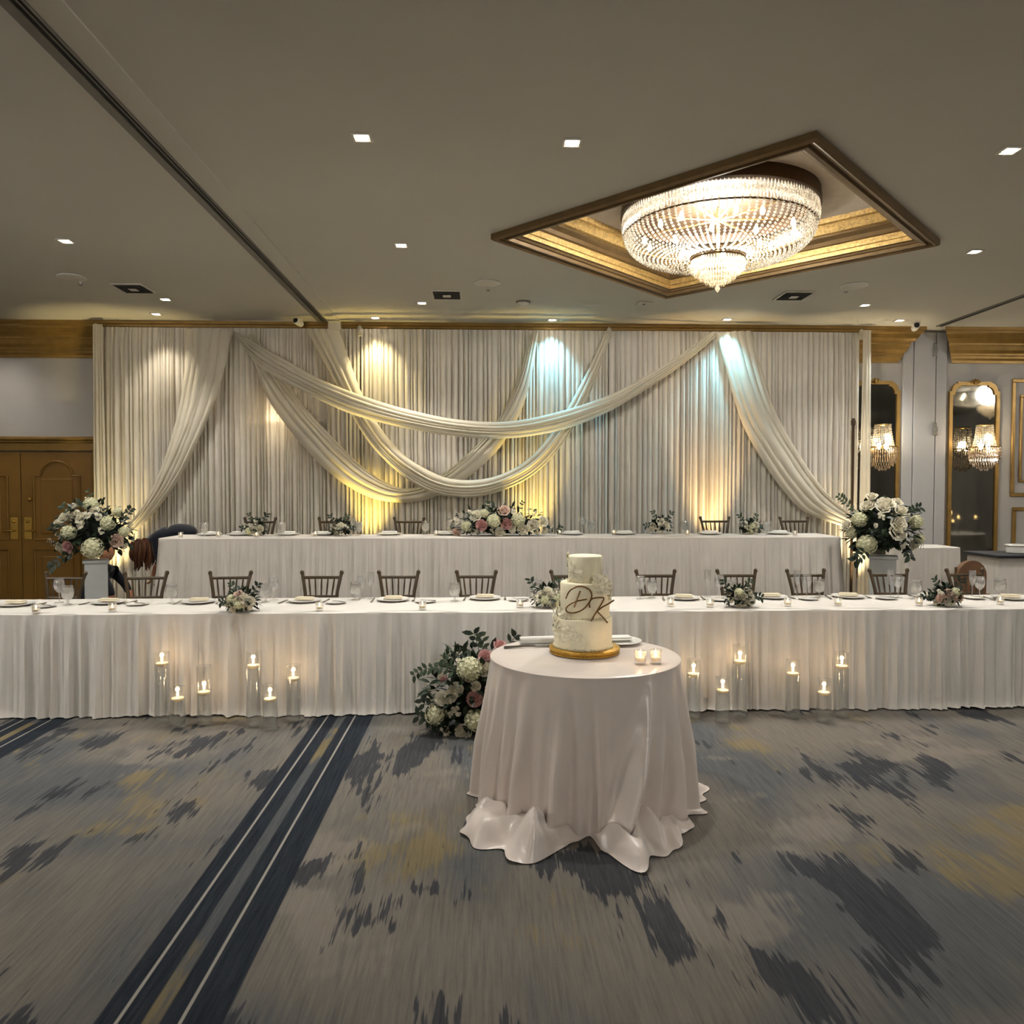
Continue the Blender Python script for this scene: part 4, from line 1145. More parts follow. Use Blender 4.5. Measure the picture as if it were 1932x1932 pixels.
def bouquet(name, label, cat, loc, centre_px, Y, rr, flowers, cnt, leafL, seed, group=None, sprigs=(), zmin=-1.0, core=True, ysq=1.0):
    """flowers listed by photo position; each sits on the ellipsoid surface of the arrangement, so it has real depth"""
    t = T(name, label, cat, loc, group=group); L0 = Vector(loc)
    c = onY(*centre_px, Y) - L0
    rx, ry, rz = rr
    fo = O('foliage', foliage_mesh(rx, ry, rz, cnt, leafL, seed, zmin, -c.z if zmin > -.7 else None), t, c); fo['kind'] = 'stuff'
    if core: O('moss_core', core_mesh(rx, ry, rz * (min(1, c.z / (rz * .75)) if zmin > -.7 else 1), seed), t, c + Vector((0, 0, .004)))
    r = random.Random(seed); k_px = FOC / Y
    for kind, fx, fy, fr in flowers:
        p = onY(fx, fy, Y) - L0 - c
        q = (p.x / rx) ** 2 + (p.z / rz) ** 2
        dep = ry * sqrt(max(.04, 1 - q)) * .92
        n = Vector((p.x / rx ** 2, -dep / ry ** 2, p.z / rz ** 2)).normalized()
        n = (n + Vector((0, -.35, .25))).normalized()
        rad = fr / k_px
        nm, ms = FL[kind]
        pos = c + Vector((p.x * (1 - dep / Y * .6), -dep, p.z * (1 - dep / Y * .3)))
        if zmin > -.7: pos.z = max(pos.z, rad * 1.0)
        o = O(nm, r.choice(ms), t, pos, n.to_track_quat('Z', 'Y').to_euler(), rad * (1.12 if kind in 'wpb' else 1.0))
    for i, (pts, ll, mt) in enumerate(sprigs):
        O('sprig', sprig_mesh([onY(x, y, Y - dy) - L0 for x, y, dy in pts], ll, seed + i, mt), t)
    # small buds filling the gaps
    for i in range(int(cnt / 30)):
        a = r.uniform(0, 2 * pi); e = r.uniform(-.2, 1.2)
        o_ = Vector((cos(e) * cos(a), cos(e) * sin(a), sin(e)))
        if o_.z < max(zmin, 0 if zmin > -.7 else -1): continue
        O('bud', r.choice(FL['s'][1]), t, c + Vector((o_.x * rx, o_.y * ry, o_.z * rz)) * .98, (r.uniform(0, 3), r.uniform(0, 3), 0), rz * .10)
    return t

def column(name, px, Y, top_py, wpx, label):
    p = onY(px, top_py, Y); hw = wpx / 2 * Y / FOC
    t = T(name, label, 'pedestal', (p.x, Y, 0), -atan2(p.x, Y))
    O('base', MB().bev(-hw - .02, hw + .02, -hw - .02, hw + .02, 0, .06, .006).mesh('base', 'pedestal', False), t)
    O('shaft', MB().bev(-hw, hw, -hw, hw, .06, p.z - .03, .005).mesh('shaft', 'pedestal', False), t)
    O('cap', MB().bev(-hw - .015, hw + .015, -hw - .015, hw + .015, p.z - .03, p.z, .006).mesh('cap', 'pedestal', False), t)
    return p.x, p.z
UYL = 7.75
cx_, cz_ = column('flower_pedestal', 181, UYL, 1056, 38, 'white square pedestal under the left urn of flowers')
bouquet('flower_arrangement', 'large round arrangement of cream hydrangeas, roses and greenery on the left pedestal', 'flowers', (cx_, UYL, cz_ + .001), (178, 1004), UYL, (.36, .3, .31),
        [('h', 183, 951, 13), ('h', 222, 985, 13), ('h', 156, 1001, 13), ('h', 198, 1031, 19), ('w', 140, 974, 10), ('w', 128, 986, 10), ('w', 163, 969, 8), ('s', 178, 989, 10),
         ('s', 206, 975, 9), ('b', 234, 1018, 10), ('w', 118, 1032, 9), ('p', 151, 1029, 9), ('w', 146, 1042, 8), ('s', 109, 995, 7), ('s', 99, 1019, 5), ('s', 107, 1024, 6), ('s', 168, 944, 6), ('w', 176, 974, 8),
         ('s', 188, 972, 8), ('s', 214, 1000, 8), ('h', 243, 1002, 10), ('s', 152, 956, 7), ('s', 240, 1030, 8), ('w', 196, 962, 7), ('s', 134, 1010, 7), ('h', 228, 966, 9)],
        330, .10, 11, 'large flower arrangements on pedestals',
        [([(150, 985, .2), (120, 958, .2), (118, 955, .2)], .05, 'leaf2'), ([(140, 1040, .2), (108, 1062, .25), (96, 1072, .25)], .07, 'leaf'), ([(180, 950, .1), (168, 930, .1), (166, 927, .1)], .04, 'leaf2'),
         ([(225, 985, .1), (240, 968, .1), (247, 960, .1)], .06, 'leaf'), ([(120, 1010, .2), (102, 998, .2), (98, 995, .2)], .06, 'leaf')], zmin=-.72)
UYR = 7.75
cx_, cz_ = column('flower_pedestal', 1666, UYR, 1048, 46, 'white square pedestal under the right urn of flowers')
bouquet('flower_arrangement', 'large round arrangement of ivory roses and dark greenery on the right pedestal', 'flowers', (cx_, UYR, cz_ + .001), (1664, 1000), UYR, (.36, .3, .31),
        [('w', 1640, 936, 9), ('w', 1631, 954, 12), ('w', 1661, 949, 14), ('w', 1650, 958, 10), ('w', 1687, 947, 10), ('w', 1682, 964, 12), ('w', 1669, 985, 13), ('w', 1667, 1000, 14), ('h', 1711, 983, 13),
         ('h', 1611, 979, 14), ('w', 1592, 991, 8), ('h', 1601, 1005, 10), ('h', 1620, 1025, 18), ('w', 1711, 1026, 10), ('s', 1680, 1027, 9), ('h', 1729, 1016, 10), ('s', 1729, 997, 8), ('s', 1642, 972, 8), ('s', 1732, 1030, 7), ('s', 1630, 990, 6)],
        360, .11, 12, 'large flower arrangements on pedestals',
        [([(1615, 965, .1), (1596, 948, .1), (1583, 936, .1)], .06, 'leaf2'), ([(1705, 975, .15), (1720, 962, .15), (1734, 957, .15)], .07, 'leaf'), ([(1640, 1035, .2), (1622, 1050, .25), (1612, 1058, .25)], .08, 'leaf'),
         ([(1700, 1030, .2), (1714, 1045, .25), (1716, 1052, .25)], .09, 'leaf'), ([(1725, 985, .1), (1732, 985, .1), (1736, 984, .1)], .05, 'leaf')], zmin=-.72)
# ---- low arrangement at the middle of the upper table
p = onZ(943, 1009, ZU)
bouquet('flower_arrangement', 'long low arrangement of cream and pink roses in the middle of the upper head table', 'flowers', (p.x, 8.28, ZU + .002), (942, 989), 8.28, (.56, .16, .20),
        [('h', 880, 991, 10), ('p', 908, 990, 9), ('h', 931, 982, 13), ('p', 955, 987, 9), ('h', 977, 980, 13), ('b', 950, 963, 10), ('w', 898, 972, 9), ('s', 895, 978, 8), ('b', 862, 1004, 7), ('w', 1005, 991, 10), ('w', 943, 1003, 8),
         ('w', 985, 998, 8), ('s', 928, 1000, 5), ('s', 862, 984, 8), ('w', 1024, 983, 8), ('s', 1028, 1003, 7), ('s', 920, 955, 6), ('s', 887, 966, 6), ('h', 913, 968, 8), ('s', 968, 966, 7), ('s', 1040, 997, 6), ('w', 966, 997, 6), ('s', 849, 998, 6)],
        300, .08, 13, None, [([(975, 970, .05), (982, 955, .05), (986, 948, .05)], .04, 'leaf2'), ([(915, 965, .05), (919, 952, .05), (920, 948, .05)], .04, 'leaf2'), ([(1030, 995, .05), (1050, 1000, .05), (1057, 994, .05)], .05, 'leaf')], zmin=-.6)
# ---- arrangement on the floor behind the cake table
p = onZ(872, 1384, 0)
bouquet('flower_arrangement', 'cascading arrangement of hydrangeas and pink roses on the carpet beside the cake table', 'flowers', (p.x + .05, 5.22, 0.0), (892, 1312), 5.22, (.33, .17, .36),
        [('h', 886, 1254, 23), ('h', 823, 1340, 20), ('h', 897, 1347, 20), ('w', 862, 1290, 11), ('w', 852, 1302, 10), ('w', 915, 1253, 13), ('w', 834, 1309, 11), ('w', 845, 1312, 8), ('p', 916, 1233, 11), ('p', 944, 1217, 12), ('p', 896, 1307, 12),
         ('w', 875, 1370, 13), ('s', 841, 1371, 11), ('s', 862, 1330, 11), ('s', 851, 1337, 9), ('s', 867, 1242, 8), ('w', 898, 1284, 8), ('p', 838, 1275, 7), ('w', 930, 1290, 12), ('h', 935, 1330, 16)],
        420, .10, 14, None,
        [([(865, 1270, .1), (835, 1262, .12), (805, 1262, .12), (782, 1273, .12)], .055, 'leaf2'), ([(905, 1235, .05), (900, 1212, .05), (894, 1196, .05)], .075, 'leaf'), ([(912, 1235, .05), (911, 1215, .05), (908, 1200, .05)], .06, 'leaf2'),
         ([(835, 1345, .1), (810, 1355, .1), (790, 1352, .1)], .07, 'leaf'), ([(832, 1330, .1), (805, 1330, .1), (797, 1322, .1)], .07, 'leaf'), ([(950, 1225, .0), (968, 1206, .0), (973, 1200, .0)], .06, 'leaf'), ([(860, 1265, .1), (845, 1250, .1), (838, 1245, .1)], .05, 'leaf2')], zmin=-.95)
# ---- small table centrepieces
def centrepiece(px, base_py, w_px, h_px, zt, label, seed, group, kinds, lean=0):
    p = onZ(px, base_py, zt); Y = p.y; k = Y / FOC
    rx, rz = w_px / 2 * k * .82, h_px / 2 * k
    r = random.Random(seed); fl = []
    cy = base_py - h_px * .45
    for i, kd in enumerate(kinds):
        a = i * 2.4 + seed; q = sqrt((i + .5) / len(kinds)) * .8
        fl.append((kd, px + cos(a) * q * w_px * .46, cy + h_px * .02 + sin(a) * q * h_px * .46, h_px * (.22 if kd in 'h' else .19)))
    s1 = 1 if seed % 2 else -1
    sp = [([(px + s1 * w_px * .2, cy - h_px * .2, .05), (px + s1 * w_px * .4, cy - h_px * .55, .05), (px + s1 * w_px * .45, cy - h_px * .72, .05)], .045, 'leaf'),
          ([(px - s1 * w_px * .3, cy + h_px * .05, .06), (px - s1 * w_px * .5, cy - h_px * .02, .06), (px - s1 * w_px * .6, cy + h_px * .02, .06)], .045, 'leaf'),
          ([(px - s1 * w_px * .1, cy - h_px * .3, .0), (px - s1 * w_px * .25, cy - h_px * .6, .0), (px - s1 * w_px * .3, cy - h_px * .75, .0)], .04, 'leaf2')]
    bouquet('table_centrepiece', label, 'flowers', (p.x, Y, zt + .002), (px, cy), Y, (rx, rx * .8, rz * .9), fl, 190, .055, seed, group, sp, zmin=-.6)
FG = 'small floral centrepieces'
centrepiece(457, 1154, 66, 44, ZF, 'small ivory rose centrepiece on the left front tablecloth', 71, FG, 'hwswwshwwbsw')
centrepiece(1032, 1146, 68, 44, ZF, 'ivory hydrangea centrepiece on the front table just left of the cake', 72, FG, 'hwswhswwsw')
centrepiece(1396, 1145, 66, 42, ZF, 'ivory rose centrepiece on the front table right of the cake', 74, FG, 'wwswwhwsws')
centrepiece(1783, 1143, 66, 42, ZF, 'peach and ivory rose centrepiece at the right end of the front table', 75, FG, 'bwbsbhwsbw')
centrepiece(483, 1011, 44, 34, ZU, 'small white centrepiece at the left of the upper table', 77, FG, 'wswhsws')
centrepiece(642, 1011, 42, 32, ZU, 'dark leafy white centrepiece beside the second upper chair', 78, FG, 'swswsw')
centrepiece(1246, 1007, 46, 34, ZU, 'dark leafy white centrepiece right of the long upper arrangement', 79, FG, 'swswsw')
centrepiece(1415, 1008, 42, 30, ZU, 'cream rose centrepiece between the two right-hand upper chairs', 80, FG, 'hwswhs')

# ================================================================ TABLEWARE
GM = dict(
    gob=MB().openlathe([(.034, .001), (.033, .004), (.012, .009), (.008, .02), (.01, .034), (.028, .045), (.042, .066), (.046, .095), (.043, .125), (.04, .15), (.0385, .15), (.041, .12), (.044, .095), (.04, .067), (.027, .047)], 18).mesh('goblet_glass', 'glass'),
    wat=MB().lathe([(.004, .044), (.026, .048), (.039, .068), (.0425, .095), (.0405, .122), (.038, .128), (.004, .129)], 16).mesh('ice_water', 'icewater'),
    wine=MB().openlathe([(.035, .001), (.034, .003), (.006, .007), (.004, .02), (.004, .075), (.012, .084), (.032, .105), (.041, .135), (.038, .165), (.032, .188), (.0308, .188), (.0368, .165), (.0398, .135), (.031, .107)], 18).mesh('wine_glass', 'glass'),
    flute=MB().openlathe([(.031, .001), (.03, .003), (.006, .007), (.004, .02), (.004, .09), (.012, .105), (.022, .135), (.027, .175), (.026, .225), (.0248, .225), (.0258, .175), (.021, .137)], 16).mesh('flute_glass', 'glass'),
    plate=MB().lathe([(.075, .0), (.08, .003), (.125, .012), (.132, .015), (.133, .018), (.128, .017), (.085, .008), (.005, .007)], 28).mesh('dinner_plate', 'china'),
    side=MB().lathe([(.045, .0), (.05, .002), (.08, .010), (.085, .013), (.081, .012), (.05, .006), (.004, .005)], 22).mesh('side_plate', 'china'),
    vot=MB().openlathe([(.024, .0), (.026, .002), (.029, .062), (.0275, .062), (.0245, .012), (.002, .011)], 16).mesh('votive_glass', 'glass'),
    tea=MB().lathe([(.020, .012), (.0205, .028), (.019, .029), (.003, .028)], 14).mesh('tealight', 'wax'),
    flm=MB().lathe([(.0012, .028), (.0055, .037), (.004, .047), (.0008, .06)], 8).mesh('votive_flame', 'flame'),
    nap=MB().bev(-.075, .075, -.035, .035, 0, .012, .005).bev(-.065, .07, -.028, .03, .0115, .02, .004).mesh('folded_napkin', 'napkin'),
    napw=MB().bev(-.085, .085, -.04, .04, 0, .012, .005).bev(-.075, .08, -.035, .032, .0115, .022, .004).mesh('folded_napkin', 'napkinw'),
)
def cutlery(kind):
    b = MB()
    b.tube([(0, -.1, .003), (0, -.02, .005), (0, .02, .004)], [.0055, .004, .0035], 6)
    if kind == 'fork':
        b.bev(-.011, .011, .02, .05, .002, .006, .001)
        for x in (-.0095, -.0032, .0032, .0095): b.bev(x - .0016, x + .0016, .05, .092, .003, .006, .0008)
    else:
        b.bev(-.009, .008, .02, .11, .002, .005, .001)
    return b.mesh(kind, 'steel', False)
GM['fork'] = cutlery('fork'); GM['knife'] = cutlery('knife')
def goblet(p, label, group):
    t = T('water_goblet', label, 'glass', p, group=group); O('bowl_and_stem', GM['gob'], t); O('ice_water', GM['wat'], t)
def votive(p, label, group, s=1.0, power=0):
    t = T('votive_candle', label, 'candle', p, group=group, scale=s)
    O('glass_cup', GM['vot'], t); c = O('tealight', GM['tea'], t); O('flame', GM['flm'], c)
    if power: light('votive_light', 'POINT', (0, 0, .07), power, (1, .62, .28), size=.012, parent=t)
def ordered(lst): return sorted(lst, key=lambda q: q[0])
zf = ZF + .003; zu = ZU + .003
for i, (x, y) in enumerate(ordered([(128, 1141), (324, 1138), (501, 1136), (671, 1132), (858, 1134), (1013, 1129), (1230, 1128), (1380, 1125), (1546, 1126), (1728, 1129), (1886, 1124)])):
    goblet(onZ(x, y, zf), 'ice water goblet on the front table, %s goblet from the left' % ORD[i], 'water goblets on the front table')
for i, (x, y) in enumerate(ordered([(386, 1012), (532, 1012), (676, 1010), (803, 1009), (1116, 1007), (1290, 1007), (1447, 1009)])):
    goblet(onZ(x, y, zu), 'ice water goblet on the raised upper table, %s goblet from the left' % ORD[i], 'water goblets on the upper table')
for i, (x, y) in enumerate(ordered([(112, 1137), (517, 1132), (682, 1129), (1208, 1130), (1357, 1127), (1522, 1127), (1694, 1128), (1848, 1131)])):
    tag(O('wine_glass', GM['wine'], None, onZ(x, y, zf)), 'empty stemmed wine glass on the front table, %s from the left' % ORD[i], 'glass', 'wine glasses on the front table')
for i, (x, y) in enumerate(ordered([(1503, 1128), (1680, 1128), (1834, 1129), (1335, 1128), (700, 1132)])):
    tag(O('champagne_flute', GM['flute'], None, onZ(x, y - 2, zf)), 'slim champagne flute on the front table, %s flute from the left' % ORD[i], 'glass', 'champagne flutes on the front table')
for i, (x, y) in enumerate(ordered([(665, 1009), (1099, 1006)])):
    tag(O('wine_glass', GM['wine'], None, onZ(x, y, zu)), ('stemmed wine glass on the upper table, beside the leafy left centrepiece', 'stemmed wine glass on the upper table, right of the long arrangement')[i], 'glass', 'wine glasses on the upper table')
for i, (x, y) in enumerate(ordered([(68, 1157), (212, 1154), (603, 1152), (797, 1150), (981, 1146), (1265, 1144), (1340, 1145), (1486, 1143), (1581, 1143), (1734, 1142), (1887, 1140)])):
    votive(onZ(x, y, zf), 'glass votive candle along the front table edge, %s from the left' % ORD[i], 'votive candles on the front table', 1.0)
for i, (x, y) in enumerate(ordered([(341, 1014), (412, 1013), (484, 1014), (595, 1012), (823, 1010), (1056, 1009), (1158, 1009), (1297, 1010), (1500, 1011)])):
    votive(onZ(x, y, zu), 'small glass votive candle on the upper table, %s from the left' % ORD[i], 'votive candles on the upper table', .9)
votive(onZ(1208, 1252, zf), 'glass votive candle on the cake table, nearer the cake', 'votive candles on the cake table', 1.12, .12)
votive(onZ(1237, 1251, zf), 'glass votive candle on the cake table, farther from the cake', 'votive candles on the cake table', 1.12, .12)
# place settings on the front table: dinner plate with napkin, side plate, fork, knife
PS = [(30, 1142), (205, 1138), (375, 1137), (575, 1135), (742, 1133), (915, 1130), (1290, 1130), (1455, 1128), (1600, 1127), (1770, 1128), (1905, 1130)]
for i, (x, y) in enumerate(PS):
    p = onZ(x, y, zf); a = radians(rnd.uniform(-12, 12)); o_ = ORD[i]; n_ = 'place setting on the front table, %s from the left' % o_
    if abs(x - 1770) < 5: p.x -= .0; p.y += .05
    tag(O('dinner_plate', GM['plate'], None, p), 'white china dinner plate, ' + n_, 'plate', 'dinner plates on the front table')
    tag(O('folded_napkin', GM['nap'], None, p + Vector((0, 0, .019)), (0, 0, a)), 'folded champagne napkin on the plate, ' + n_, 'napkin', 'napkins on the front table')
    tag(O('dinner_fork', GM['fork'], None, p + Vector((.165, .01, .0)), (0, 0, pi + a * .5)), 'steel fork beside the plate, ' + n_, 'fork', 'cutlery on the front table')
    tag(O('dinner_knife', GM['knife'], None, p + Vector((-.165, .01, .0)), (0, 0, pi + a)), 'steel knife beside the plate, ' + n_, 'knife', 'cutlery on the front table')
    q = p + Vector((.27, -.10, 0))
    if all((q - onZ(bx, by, zf)).length > .22 for bx, by in ((457, 1150), (1032, 1142), (1396, 1141), (1783, 1139))) and q.x < 4.6:
        tag(O('side_plate', GM['side'], None, q), 'white bread plate, ' + n_, 'plate', 'bread plates on the front table')
        tag(O('butter_knife', GM['knife'], None, q + Vector((.02, 0, .0135)), (0, 0, radians(60) + a), .7), 'small butter knife on a bread plate, %s setting from the left' % o_, 'knife', 'butter knives on the front table')
for i, x in enumerate((400, 455, 545, 610, 735, 840, 1080, 1180, 1345, 1480)):
    p = onZ(x, 1009, zu)
    p.y = 8.42
    tag(O('dinner_plate', GM['plate'], None, p), 'white china dinner plate on the raised upper table, %s from the left' % ORD[i], 'plate', 'dinner plates on the upper table')
    tag(O('folded_napkin', GM['napw'], None, p + Vector((0, 0, .019)), (0, 0, rnd.uniform(-.3, .3))), 'folded white napkin on an upper table plate, %s from the left' % ORD[i], 'napkin', 'napkins on the upper table')
# cake table extras
pn = onZ(1016, 1216, zf)
t = T('rolled_napkin', 'rolled white napkin behind the left side of the cake', 'napkin', pn, radians(6))
O('roll', MB().grid(lambda u, v: ((v - .5) * .22, (.024 - .012 * u) * cos(4 * pi * u) + 0.0, .026 + (.024 - .012 * u) * sin(4 * pi * u)), 40, 6).mesh('roll', 'napkinw'), t)
O('flap', MB().bev(-.11, .12, -.045, .03, 0, .004, .0015).mesh('flap', 'napkinw', False), t)
pk = onZ(1032, 1220, zf)
tag(O('cake_knife', GM['knife'], None, pk + Vector((-.10, -.015, .001)), (0, 0, radians(-80)), 1.5), 'silver cake knife lying under the rolled napkin', 'knife')
pp = onZ(1172, 1214, zf)
tag(O('cake_plate', GM['plate'], None, pp + Vector((-.01, .02, 0))), 'white plate behind the right side of the cake', 'plate')
tag(O('folded_napkin', GM['napw'], None, pp + Vector((-.02, .02, .019)), (0, 0, .1)), 'folded white napkin on the plate behind the cake', 'napkin')

# ================================================================ FLOATING CANDLE VASES
def candle_vase(px, base, top, cy, label, group):
    p = onZ(px, base, 0); Y = p.y
    h = onY(px, top, Y).z; zc = onY(px, cy, Y).z; r = .052
    t = T('candle_vase', label, 'candle vase', (p.x, Y, 0.002), group=group)
    O('glass_cylinder', MB().openlathe([(.003, .0), (r - .003, .0), (r, .004), (r, h), (r - .003, h), (r - .003, .014), (.003, .013)], 24).mesh('glass_cylinder', 'vaseglass'), t)
    O('water', MB().lathe([(.004, .015), (r - .0045, .0155), (r - .0045, zc - .006), (.004, zc - .006)], 22).mesh('water', 'water'), t)
    c = O('floating_candle', MB().lathe([(.012, -.020), (.032, -.012), (.042, .002), (.041, .008), (.03, .011), (.003, .010)], 20).mesh('floating_candle', 'wax'), t, (0, 0, zc))
    O('wick', MB().tube([(0, 0, .008), (.001, 0, .02)], .0014, 5).mesh('wick', 'wick'), c)
    O('flame', MB().lathe([(.0015, .016), (.0085, .028), (.0062, .045), (.0012, .066)], 10).mesh('flame', 'flame'), c)
    light('candle_light', 'POINT', (0, 0, zc + .045), W_CANDLE, (1, .66, .38), size=.014, parent=t)
LV = [(307, 1363, 1231, 1253), (336, 1374, 1296, 1319), (386, 1368, 1256, 1307), (479, 1371, 1229, 1257), (510, 1377, 1291, 1320), (554, 1362, 1254, 1281)]
RV = [(1308, 1354, 1244, 1273), (1363, 1363, 1278, 1304), (1395, 1352, 1217, 1249), (1495, 1355, 1245, 1272), (1554, 1362, 1281, 1308), (1587, 1353, 1231, 1258)]
HS = {0: 'tall', 1: 'short', 2: 'medium', 3: 'tallest', 4: 'short', 5: 'medium'}
for i, v in enumerate(LV):
    candle_vase(*v, '%s glass cylinder with floating candle, %s from the left in the left group' % (HS[i], ORD[i]), 'left group of candle vases')
HS = {0: 'medium', 1: 'short', 2: 'tallest', 3: 'medium', 4: 'short', 5: 'tall'}
for i, v in enumerate(RV):
    candle_vase(*v, '%s glass cylinder with floating candle, %s from the cake table in the right group' % (HS[i], ORD[i]), 'right group of candle vases')

# ================================================================ SERVICE TABLES AT THE FAR RIGHT
def draped_table(name, px0, px1, top_py, Y, dpt, label, seed, mt='linen2'):
    a = onY(px0, top_py, Y); b = onY(px1, top_py, Y); zt = a.z
    tag(O(name, skirt_cloth(a.x, b.x, Y, Y + dpt, zt, .01, seed, .11, .012, .02, mt, name)), label, 'tablecloth', 'service table cloths')
    return a.x, b.x, zt
draped_table('draped_cart', 1712, 1814, 1033, 8.9, .5, 'white cloth draped over a tall service cart beside the right urn', 81)
x0, x1, zt = draped_table('draped_service_table', 1884, 2010, 1052, 8.6, .6, 'pale grey cloth draped over the service table at the right edge', 82)
tag(O('black_table_runner', MB().bev(x0 - .05, x1 + .05, 8.52, 9.2, zt + .003, zt + .03, .008).mesh('black_table_runner', 'blackcloth', False)), 'black tray top on the service table at the right edge', 'tray')
t = T('round_cake_box', 'round white covered dish on the black tray at the right edge', 'dish', (onY(1925, 1045, 8.75).x, 8.8, zt + .031))
O('body', MB().lathe([(.10, 0), (.115, .01), (.125, .08), (.12, .09)], 28).mesh('body', 'china'), t)
O('lid', MB().lathe([(.135, .09), (.138, .098), (.12, .108), (.02, .112), (.002, .112)], 28).mesh('lid', 'china'), t)
# brown banquet chair pushed up between the carts
p = onY(1862, 1085, 8.1)
t = T('banquet_chair', 'brown upholstered banquet chair in front of the service table', 'chair', (p.x, 8.1, 0), radians(15))
O('backrest', MB().prism([(-.2, .48), (.2, .48), (.205, .7)] + [(.205 * cos(q), .7 + .17 * sin(q)) for q in [pi * k / 14 for k in range(1, 14)]] + [(-.205, .7)], 'y', .18, .235).mesh('backrest', 'brownvinyl'), t)
O('seat', MB().bev(-.22, .22, -.22, .2, .42, .5, .02).mesh('seat', 'brownvinyl'), t)
for sx in (-1, 1):
    O('back_leg', MB().tube([(sx * .2, .26, 0), (sx * .2, .2, .45), (sx * .19, .225, .8)], .013, 8).mesh('leg', 'wood'), t)
    O('front_leg', MB().tube([(sx * .2, -.2, 0), (sx * .2, -.2, .43)], .013, 8).mesh('leg', 'wood'), t)

# guest table with candles seen in the mirror
GX, GY = 9.6, 4.9
tag(O('guest_tablecloth', MB().lathe([(.86, .005), (.80, .3), (.77, .6), (.765, .745), (.75, .755), (.003, .756)], 48).mesh('guest_tablecloth', 'linen'), None, (GX, GY, 0)), 'round white guest table reflected in the tall mirror', 'table')
for i in range(9):
    a = 2.4 * i; rr = .12 + .06 * i; h = .18 + .5 * ((i * 7) % 5) / 5
    t = T('candlestick', 'candlestick on the guest table reflected in the tall mirror', 'candlestick', (GX + rr * cos(a), GY + rr * sin(a), .758), group='candlesticks on the guest table')
    O('stem', MB().lathe([(.045, 0), (.04, .008), (.008, .014), (.006, h - .05), (.02, h - .03), (.02, h)], 14).mesh('stem', 'glass'), t)
    c = O('candle', MB().lathe([(.019, h), (.019, h + .02), (.003, h + .021)], 12).mesh('candle', 'wax'), t)
    O('flame', MB().lathe([(.0015, h + .022), (.016, h + .036), (.011, h + .06), (.001, h + .085)], 8).mesh('flame', 'flame'), c)

# ================================================================ PEOPLE
def skin_body(name, verts, edges, radii, root, parent, material, levels=2):
    me = bpy.data.meshes.new(name); me.from_pydata([tuple(v) for v in verts], edges, []); me.update()
    o = bpy.data.objects.new(name, me); COL.objects.link(o)
    sk = o.modifiers.new('skin', 'SKIN'); sk.use_smooth_shade = True
    o.modifiers.new('sub', 'SUBSURF').render_levels = levels; o.modifiers['sub'].levels = levels
    for i, sv in enumerate(me.skin_vertices[0].data):
        r = radii[i]; sv.radius = (r, r) if not isinstance(r, tuple) else r; sv.use_root = (i == root)
    me.materials.append(M[material]); o.parent = parent
    return o
def chain(V, E_, R, start, pts):
    prev = start
    for p, r in pts:
        V.append(Vector(p)); R.append(r); E_.append((prev, len(V) - 1)); prev = len(V) - 1
    return prev
def hand(V, E_, R, wrist, pos, dirv, side, s=1.0):
    d = Vector(dirv).normalized(); sd = d.cross(Vector(side)).normalized(); nn = sd.cross(d)
    palm = chain(V, E_, R, wrist, [(pos + d * .045 * s, (.032 * s, .017 * s)), (pos + d * .085 * s, (.036 * s, .015 * s))])
    return palm, d, sd, nn, pos
def fingers(parent, pos, d, sd, nn, material, s=1.0):
    for k, (off, L_) in enumerate(((-.028, .062), (-.0095, .072), (.0095, .068), (.027, .054))):
        b = pos + d * .08 * s + sd * off * s
        pts = [b, b + d * L_ * .45 * s - nn * .006 * s, b + d * L_ * .75 * s - nn * .022 * s, b + d * L_ * .9 * s - nn * .04 * s]
        O('finger', MB().tube(spline(pts, 8), [.0088 * s] * 6 + [.0078 * s, .004 * s], 8).mesh('finger', material), parent)
    b = pos + d * .03 * s - sd * .028 * s
    O('thumb', MB().tube(spline([b, b - sd * .03 * s + d * .02 * s, b - sd * .035 * s + d * .05 * s - nn * .01], 7), [.011 * s] * 5 + [.009 * s, .005 * s], 8).mesh('thumb', material), parent)

# person A: bending forward over the left end of the upper table, long auburn hair hanging down
PA = onY(320, 1010, 9.05)
t = T('person', 'person in a navy top bending down behind the left end of the upper table', 'person', (PA.x, 9.05, STAGE_Z), group='people setting up')
hip = Vector((.30, .08, .70))
V = [hip]; E_ = []; R = [(.15, .13)]
b1 = chain(V, E_, R, 0, [((.14, .04, .76), (.145, .12)), ((.0, .0, .755), (.15, .115)), ((-.13, -.03, .70), (.155, .11)), ((-.20, -.05, .655), (.07, .065)), ((-.25, -.06, .60), (.055, .055))])
chest = 3
for s_, pts in ((-1, [((-.10, -.13, .66), .06), ((-.07, -.13, .47), .046), ((-.06, -.12, .36), .041)]), (1, [((-.10, .13, .67), .065), ((-.12, .18, .48), .05), ((-.22, .12, .34), .044)])):
    chain(V, E_, R, chest, pts)
skin_body('navy_top', V, E_, R, 0, t, 'navy')
V = [Vector((.31, .08, .67))]; E_ = []; R = [(.155, .135)]
for s_ in (-1, 1):
    chain(V, E_, R, 0, [((.33, .08 + s_ * .1, .58), .095), ((.24, .08 + s_ * .12, .36), .07), ((.36, .1 + s_ * .12, .10), .05), ((.28, .06 + s_ * .13, .045), .042), ((.20, .05 + s_ * .14, .04), .035)])
skin_body('trousers', V, E_, R, 0, t, 'blackcloth')
